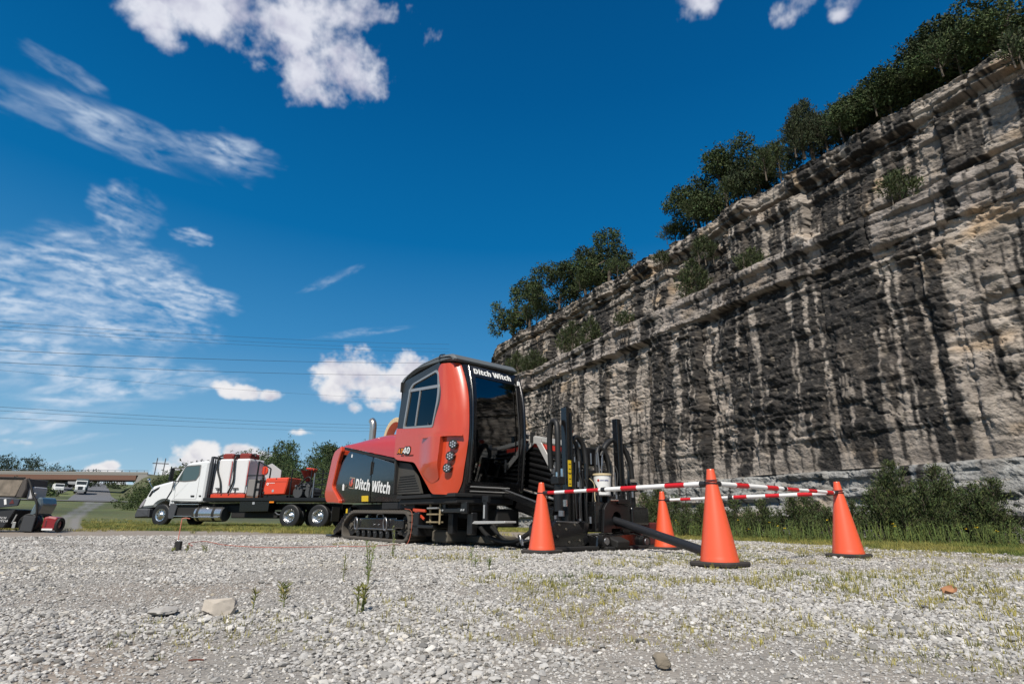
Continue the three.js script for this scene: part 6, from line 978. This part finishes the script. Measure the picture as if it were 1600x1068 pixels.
  wood('roadside_shrubs', 'scattered shrubs in the median left of the far white truck', [[-118, -140, 2.2, 14, 6], [-132, -150, 2.5, 12, 5], [-100, -118, 1.2, 10, 3]], 1500, 0.5, [0.05, 0.07, 0.02]);
  broadTree('lone_tree', 'dark tree standing above the hillside beside the rig hood', [-35.5, landHeight(-35.5, -112) - 1, -112], 6.2, 4.5, 71, { n: 2600, leaf: 0.55, color: [0.024, 0.036, 0.012], low: 0.4 });
  broadTree('lone_tree', 'tree poking up behind the truck hood', [-40, landHeight(-40, -70), -70], 5.2, 4, 72, { n: 1600, leaf: 0.4, color: [0.036, 0.052, 0.016], low: 0.4 });
  // pylons
  for (const [x, z, h, lb] of [[-119, -275, 34, 'two-legged wooden pylon above the hillside'], [-160, -254, 26, 'two-legged wooden pylon behind the truck hood']]) {
    const g = thing('power_pylon', lb, 'pylon', [x, 0, z], 0.4, 'wooden power pylons'); const pm = mat([0.10, 0.095, 0.10], 0.9);
    for (const s of [-1, 1]) meshOf('pole', rod([s * 1.6, 4, 0], [s * 1.6, h, 0], 0.26, 0.2, 7), pm, g); meshOf('cross_arm', box(6.4, 0.4, 0.3, 0, h - 2.4, 0, 0.02), pm, g);
  }
  // overhead wires, high above the field, running away to the right
  const wires = [['topmost overhead wire across the sky', 497, 534, 0.85], ['second overhead wire from the top', 503.5, 541, 0.7], ['third overhead wire from the top', 509, 546, 0.7], ['fourth overhead wire from the top, darker', 541, 564, 1.2], ['fifth overhead wire from the top', 560, 583, 1.1], ['sixth overhead wire from the top, faint', 572, 621, 0.55], ['seventh overhead wire from the top', 629, 662, 0.8], ['eighth overhead wire from the top', 635, 667, 0.7], ['lowest overhead wire across the sky', 646, 671, 0.7]];
  const wm = mat([0.05, 0.06, 0.07], 0.7);
  wires.forEach(([lb, y0, y1, r], i) => { const A = WIRES[i][0], Bq = WIRES[i][1], pts = []; for (let k = 0; k <= 10; k++) { const t = k / 10; pts.push([lerp(A[0], Bq[0], t), lerp(A[1], Bq[1], t) - 1.1 * 4 * t * (1 - t) * 0.7, lerp(A[2], Bq[2], t)]); } single('overhead_wire', tube(pts, 0.024 * r, 30, 5), wm, lb, 'power line', 'overhead wires'); });
  // distant vehicles
  const farTruck = (name, label, p, turn, s) => { const g = thing(name, label, 'truck', [p[0], landHeight(p[0], p[1]) + 0.3, p[1]], turn); g.scale.setScalar(s); const w = M.white;
    meshOf('truck_cab', merge([box(2.4, 1.7, 2.0, 0, 2.3, 0, 0.1), box(2.1, 1.0, 1.4, 0, 1.3, 1.4, 0.12)]), w, g); meshOf('windscreen', box(2.0, 0.75, 0.05, 0, 2.55, 1.02, 0.02), M.slate, g); meshOf('grille', box(1.0, 0.8, 0.06, 0, 1.25, 2.12, 0.02), M.slate, g); meshOf('bumper', box(2.3, 0.4, 0.3, 0, 0.6, 2.1, 0.05), M.silver, g);
    meshOf('trailer', box(2.5, 2.7, 9, 0, 2.4, -6, 0.05), mat([0.08, 0.10, 0.10], 0.7), g); for (const x of [-1.05, 1.05]) for (const z of [1.3, -1.2, -9]) meshOf('wheel', rod([x - 0.15, 0.5, z], [x + 0.15, 0.5, z], 0.5, 0.5, 14), M.rubber, g); };
  farTruck('distant_truck', 'distant white truck facing us on the highway shoulder', [-104.5, -137], 0.62, 0.95);
  { const g = thing('distant_van', 'small distant white van beside the bridge pier', 'van', [-110, landHeight(-110, -137) + 0.2, -137], 0.8); meshOf('van_body', merge([box(1.9, 1.5, 3.6, 0, 1.35, 0, 0.1), box(1.8, 0.7, 1.0, 0, 0.9, 2.1, 0.1)]), M.white, g); meshOf('van_window', box(1.6, 0.5, 0.05, 0, 1.7, 1.82, 0.02), M.slate, g); for (const x of [-0.85, 0.85]) for (const z of [1.6, -1.2]) meshOf('wheel', rod([x - 0.1, 0.35, z], [x + 0.1, 0.35, z], 0.35, 0.35, 12), M.rubber, g); }
  { const g = thing('distant_trailer', 'distant white box trailer under the left part of the bridge', 'trailer', [-133, landHeight(-133, -160) + 0.8, -166], 0.65); meshOf('trailer_box', box(9, 2.5, 2.4, 0, 2.2, 0, 0.05), mat([0.5, 0.52, 0.54], 0.5), g); meshOf('tractor', box(1.8, 2.0, 2.2, -5.8, 1.6, 0, 0.1), M.white, g); for (const x of [-5.8, 2.5, 3.6]) meshOf('wheel', rod([x, 0.5, 1.25], [x, 0.5, 0.95], 0.5, 0.5, 12), M.rubber, g); }
}
buildFar();

// ---------------------------------------------------------------- utility vehicle at the left edge and the red machine beside it
function buildUtility() {
  const U = thing('utility_vehicle', 'black utility vehicle with mud-caked cargo box, cut by the left edge', 'utility vehicle', [-13.35, 0, -15.6], 0.18);
  const mudT = grain(256, (u, v) => { const a = pfbm(u, v, 5, 5, 61, 0.65), b = pfbm(u, v * 0.25, 8, 4, 65, 0.6), k = Math.min(1, Math.max(0, 0.5 + a * 0.9 + b * 0.7)); return [lerp(0.08, 0.30, k), lerp(0.07, 0.25, k), lerp(0.055, 0.20, k)]; });
  const mud = mat('#ffffff', 0.9); mud.map = mudT;
  const dark = mat([0.020, 0.021, 0.024], 0.5), navy = mat([0.028, 0.034, 0.046], 0.55), P = (n, g, m, p = U) => meshOf(n, g, m, p);
  const bx = P('cargo_box', plate(roundPoly([[-2.2, 0.93], [-0.22, 0.91], [-0.12, 1.40], [-2.2, 1.41]], 0.04), 0.9, 0.02).translate(0, 0, -0.4), mud);
  P('box_end', plate(roundPoly([[-0.20, 0.90], [-0.05, 0.88], [0.0, 1.10], [-0.04, 1.40], [-0.13, 1.41]], 0.02), 0.95, 0.02).translate(0, 0, -0.4), mat([0.075, 0.066, 0.060], 0.85));
  P('box_rim', box(2.1, 0.04, 0.05, -1.15, 1.415, 0.06, 0.01), M.matte);
  const side = P('side_panel', plate(roundPoly([[-2.2, 0.87], [-0.05, 0.86], [-0.07, 0.68], [-0.5, 0.62], [-1.2, 0.52], [-2.2, 0.50]], 0.02), 0.06, 0.01).translate(0, 0, 0.09), navy);
  meshOf('pale_sticker', box(0.20, 0.085, 0.006, -0.62, 0.72, 0.124, 0.002), mat([0.45, 0.55, 0.66], 0.5), side); meshOf('white_strip', box(0.055, 0.15, 0.006, -0.38, 0.775, 0.124, 0.002, 0, 0, 0.3), M.white, side); meshOf('red_reflector', plate([[-0.06, -0.055], [0.06, -0.04], [0.0, 0.065]], 0.01, 0.002).translate(-0.22, 0.775, 0.124), M.maroon, side);
  P('lower_body', plate(roundPoly([[-2.2, 0.10], [-0.30, 0.10], [-0.12, 0.58], [-0.5, 0.60], [-2.2, 0.48]], 0.03), 0.9, 0.02).translate(0, 0, -0.4), dark);
  const txt = P('lettering', merge([fitText('DITCH', flatXY(0.056), -0.56, 0.335, 0.055, 0.26, 0, 0.1), fitText('WITCH', flatXY(0.056), -0.52, 0.255, 0.055, 0.28, 0, 0.1)]), mat([0.5, 0.5, 0.5], 0.6));
  P('red_swirl', tube([[-0.95, 0.28, 0.06], [-0.85, 0.36, 0.06], [-0.80, 0.30, 0.06], [-0.70, 0.36, 0.06], [-0.72, 0.24, 0.06]], 0.02, 16, 6), M.maroon);
  P('sill', box(1.7, 0.035, 0.06, -1.3, 0.12, 0.08, 0.01), M.dusty);
  P('roll_bar', tube([[-0.02, 1.40, 0.05], [0.10, 1.2, 0.07], [0.22, 0.95, 0.08], [0.34, 0.78, 0.08], [0.40, 0.55, 0.06], [0.40, 0.3, 0.03]], 0.03, 24, 8), M.matte); 
  P('front_cowl', plate(roundPoly([[0.18, 0.42], [0.30, 0.92], [0.40, 0.90], [0.46, 0.72], [0.38, 0.46], [0.24, 0.40]], 0.05), 0.7, 0.04).translate(0, 0, -0.35), mat([0.10, 0.13, 0.15], 0.3, 0, { clearcoat: 0.6 }));
  P('seat_back', box(0.16, 0.34, 0.6, 0.06, 1.02, -0.35, 0.04), mat([0.42, 0.42, 0.43], 0.6)); P('lamp_pod', box(0.10, 0.10, 0.10, 0.20, 0.98, 0.0, 0.03), M.silver);
  P('mud_flap', box(0.30, 0.40, 0.05, 0.30, 0.215, 0.12, 0.02, 0, 0, -0.04), mat([0.040, 0.043, 0.048], 0.85)); P('wheel', tyreGeo(0.25, 0.24).translate(0.22, 0.24, -0.12), M.rubber); P('wheel', tyreGeo(0.30, 0.26).translate(-1.6, 0.29, 0.0), M.rubber); P('wheel', tyreGeo(0.26, 0.24).translate(0.1, 0.25, -0.8), M.rubber); P('wheel', tyreGeo(0.30, 0.26).translate(-1.6, 0.29, -0.8), M.rubber);
  P('grab_handle', merge([rod([-0.08, 0.22, 0.12], [-0.02, 0.45, 0.12], 0.02), box(0.08, 0.16, 0.02, -0.02, 0.18, 0.13, 0.01)]), M.silver);
  const Rd = thing('compact_loader', 'small red machine with black wheel beside the utility vehicle', 'machine', [-12.60, 0, -15.85], 0.25); Rd.scale.set(0.60, 0.95, 0.6);
  meshOf('body', plate(roundPoly([[-0.30, 0.06], [0.20, 0.05], [0.30, 0.22], [0.22, 0.40], [-0.10, 0.44], [-0.30, 0.40]], 0.05), 0.6, 0.05), mat([0.22, 0.007, 0.012], 0.5, 0, { clearcoat: 0.3 }), Rd);
  meshOf('wheel', tyreGeo(0.2, 0.16).rotateY(Math.PI / 2 - 0.5).translate(0.34, 0.2, 0.18), M.rubber, Rd); meshOf('bumper', box(0.42, 0.05, 0.04, -0.05, 0.075, 0.31, 0.01), M.white, Rd); meshOf('recess', box(0.06, 0.18, 0.02, -0.16, 0.24, 0.302, 0.01), M.maroon, Rd);
}
buildUtility();

// ---------------------------------------------------------------- small things on the lot
function buildSmall() {
  const rock = (label, x, z, sx, sy, sz, seed, c) => { const g = mergeVertices(new THREE.IcosahedronGeometry(1, 7).deleteAttribute('normal').deleteAttribute('uv'), 1e-4), p = g.attributes.position, R = rng(seed), pl = []; for (let i = 0; i < 12; i++) pl.push([rv(R), 0.58 + 0.3 * R()]); for (let i = 0; i < p.count; i++) { const v = V3(p.getX(i), p.getY(i), p.getZ(i)); for (const [n, d] of pl) { const t = v.dot(n) - d; if (t > 0) v.addScaledVector(n, -t); } const k = 1 + 0.16 * fbm(v.x * 2.4, v.y * 2.4, v.z * 2.4 + seed, 4) + 0.05 * noise(v.x * 11, v.y * 11, v.z * 11); p.setXYZ(i, v.x * k * sx, v.y * k * sy, v.z * k * sz); } const ng = toCreasedNormals(g, 0.5); const o = single('loose_rock', ng, mat(c, 0.92), label, 'rock'); o.position.set(x, sy * 0.42, z); o.rotation.y = seed; return o; };
  rock('pale blocky rock, largest on the gravel at left', -1.36, -2.80, 0.085, 0.058, 0.07, 3, [0.42, 0.375, 0.32]);
  rock('flat grey stone just left of the pale blocky rock', -1.60, -2.78, 0.085, 0.020, 0.06, 5, [0.38, 0.36, 0.33]);
  rock('brown-grey rounded stone at the bottom right of centre', 0.47, -1.90, 0.034, 0.026, 0.03, 8, [0.20, 0.17, 0.13]);
  { const g = new THREE.PlaneGeometry(0.12, 0.07, 8, 5), p = g.attributes.position; for (let i = 0; i < p.count; i++) { const x = p.getX(i) / 0.06, y = p.getY(i) / 0.035; p.setXYZ(i, p.getX(i), 0.02 + 0.022 * y * y - 0.012 * x + 0.014 * x * x, p.getY(i) * Math.sqrt(Math.max(0.02, 1 - x * x * 0.95))); } g.computeVertexNormals(); const o = single('dry_leaf', g, mat([0.34, 0.17, 0.085], 0.75), 'curled orange-brown dry leaf on the stones at right', 'leaf'); o.position.set(2.6, 0.012, -3.52); o.rotation.set(0.3, 0.5, 0.2); }
  { const o = single('twig', tube([[-0.035, 0.01, 0], [0, 0.014, 0.005], [0.04, 0.01, 0]], 0.0045, 8, 6), mat([0.12, 0.035, 0.02], 0.9), 'short red-brown twig on the gravel at the bottom left', 'twig'); o.position.set(-0.93, 0.012, -1.83); o.rotation.y = 0.2; o.scale.setScalar(0.55); }
  { const b = thing('marker_block', 'small black block with thin pink stake behind it', 'marker', [-4.46, 0, -7.81], 0.2); meshOf('block', box(0.075, 0.115, 0.075, 0, 0.055, 0, 0.008), M.matte, b); meshOf('cap', box(0.03, 0.012, 0.03, 0.0, 0.117, 0, 0.003), M.lens, b); meshOf('stake', merge([rod([-0.04, 0, -0.08], [-0.04, 0.40, -0.08], 0.005), tube([[-0.04, 0.40, -0.08], [0.0, 0.41, -0.08], [0.06, 0.40, -0.08]], 0.005, 8, 5)]), mat([0.62, 0.20, 0.14], 0.7), b); }
  { const pts = [[-4.42, 0.03, -7.95], [-4.7, 0.02, -8.6], [-5.2, 0.02, -9.4], [-5.4, 0.02, -10.2], [-4.9, 0.02, -9.6], [-4.4, 0.015, -9.0], [-3.4, 0.015, -8.4], [-2.7, 0.015, -8.85], [-2.2, 0.015, -9.0], [-1.95, 0.02, -9.6], [-1.80, 0.03, -10.22], [-1.76, 0.3, -10.25], [-1.80, 0.56, -10.34], [-1.95, 0.60, -10.5]]; single('marking_cord', tube(pts, 0.005, 140, 5), mat([0.40, 0.10, 0.06], 0.8), 'thin orange-red cord lying on the stones up to the track', 'cord'); }
  // weeds
  const weed = (label, x, z, h, seed, n = 1, col = [0.15, 0.20, 0.045]) => { const R = rng(seed), L = new Leaves(), st = []; if (n === 1) n = 1; for (let s = 0; s < n; s++) { const lx = (R() - 0.5) * 0.35, lz = (R() - 0.5) * 0.25, bx = (R() - 0.5) * 0.1 * n, hh = h * (0.6 + 0.5 * R()), top = [bx + lx * hh, hh, lz * hh]; st.push(tube([[bx, -0.02, 0], [bx + lx * hh * 0.3, hh * 0.5, lz * hh * 0.4], top], 0.0032, 10, 5)); for (let k = 0; k < 24; k++) { const t = 0.15 + 0.85 * R(), P = V3(bx + lx * hh * t * t, hh * t, lz * hh * t * t), d = rv(R); d.y = Math.abs(d.y) * 0.8 + 0.2; L.leaf(P, d, rv(R), 0.022 + 0.03 * R(), 0.0042, tint(col, R, 0.35)); } }
    const o = thing('weed', label, 'weed', [x, 0, z], R() * 6); meshOf('stem', merge(st), stemMat, o); meshOf('leaves', L.geo(), leafMat, o); };
  weed('tall leafy weed in the middle left of the gravel', -0.97, -4.05, 0.25, 1, 3); weed('bent stalky weed just left of the tall leafy weed', -1.20, -4.30, 0.2, 2, 1, [0.14, 0.13, 0.035]); weed('short weed to the right of the pale blocky rock', -1.28, -3.35, 0.10, 3, 2, [0.14, 0.15, 0.04]); weed('small yellowish weed beside the pale blocky rock', -1.18, -2.98, 0.10, 4, 2, [0.22, 0.20, 0.06]); weed('left one of two small weeds before the rig', -0.34, -5.5, 0.14, 5, 2); weed('right one of two small weeds before the rig', -0.2, -5.35, 0.11, 6, 2); weed('weed close to the front end of the track', -1.46, -7.0, 0.16, 7, 2); weed('low spreading weed in the foreground left of centre', -0.72, -2.75, 0.12, 8, 4, [0.20, 0.20, 0.05]); weed('bright grass-like weed near the right edge', 2.62, -2.95, 0.12, 9, 4, [0.20, 0.21, 0.04]);
  weed('light green sprig hanging by the track rollers', -2.02, -9.95, 0.30, 10, 2, [0.26, 0.30, 0.10]); weed('small clump of weeds near the marker block', -4.0, -7.3, 0.08, 11, 4, [0.18, 0.19, 0.04]);
}
buildSmall();
renderer.render(scene, camera);
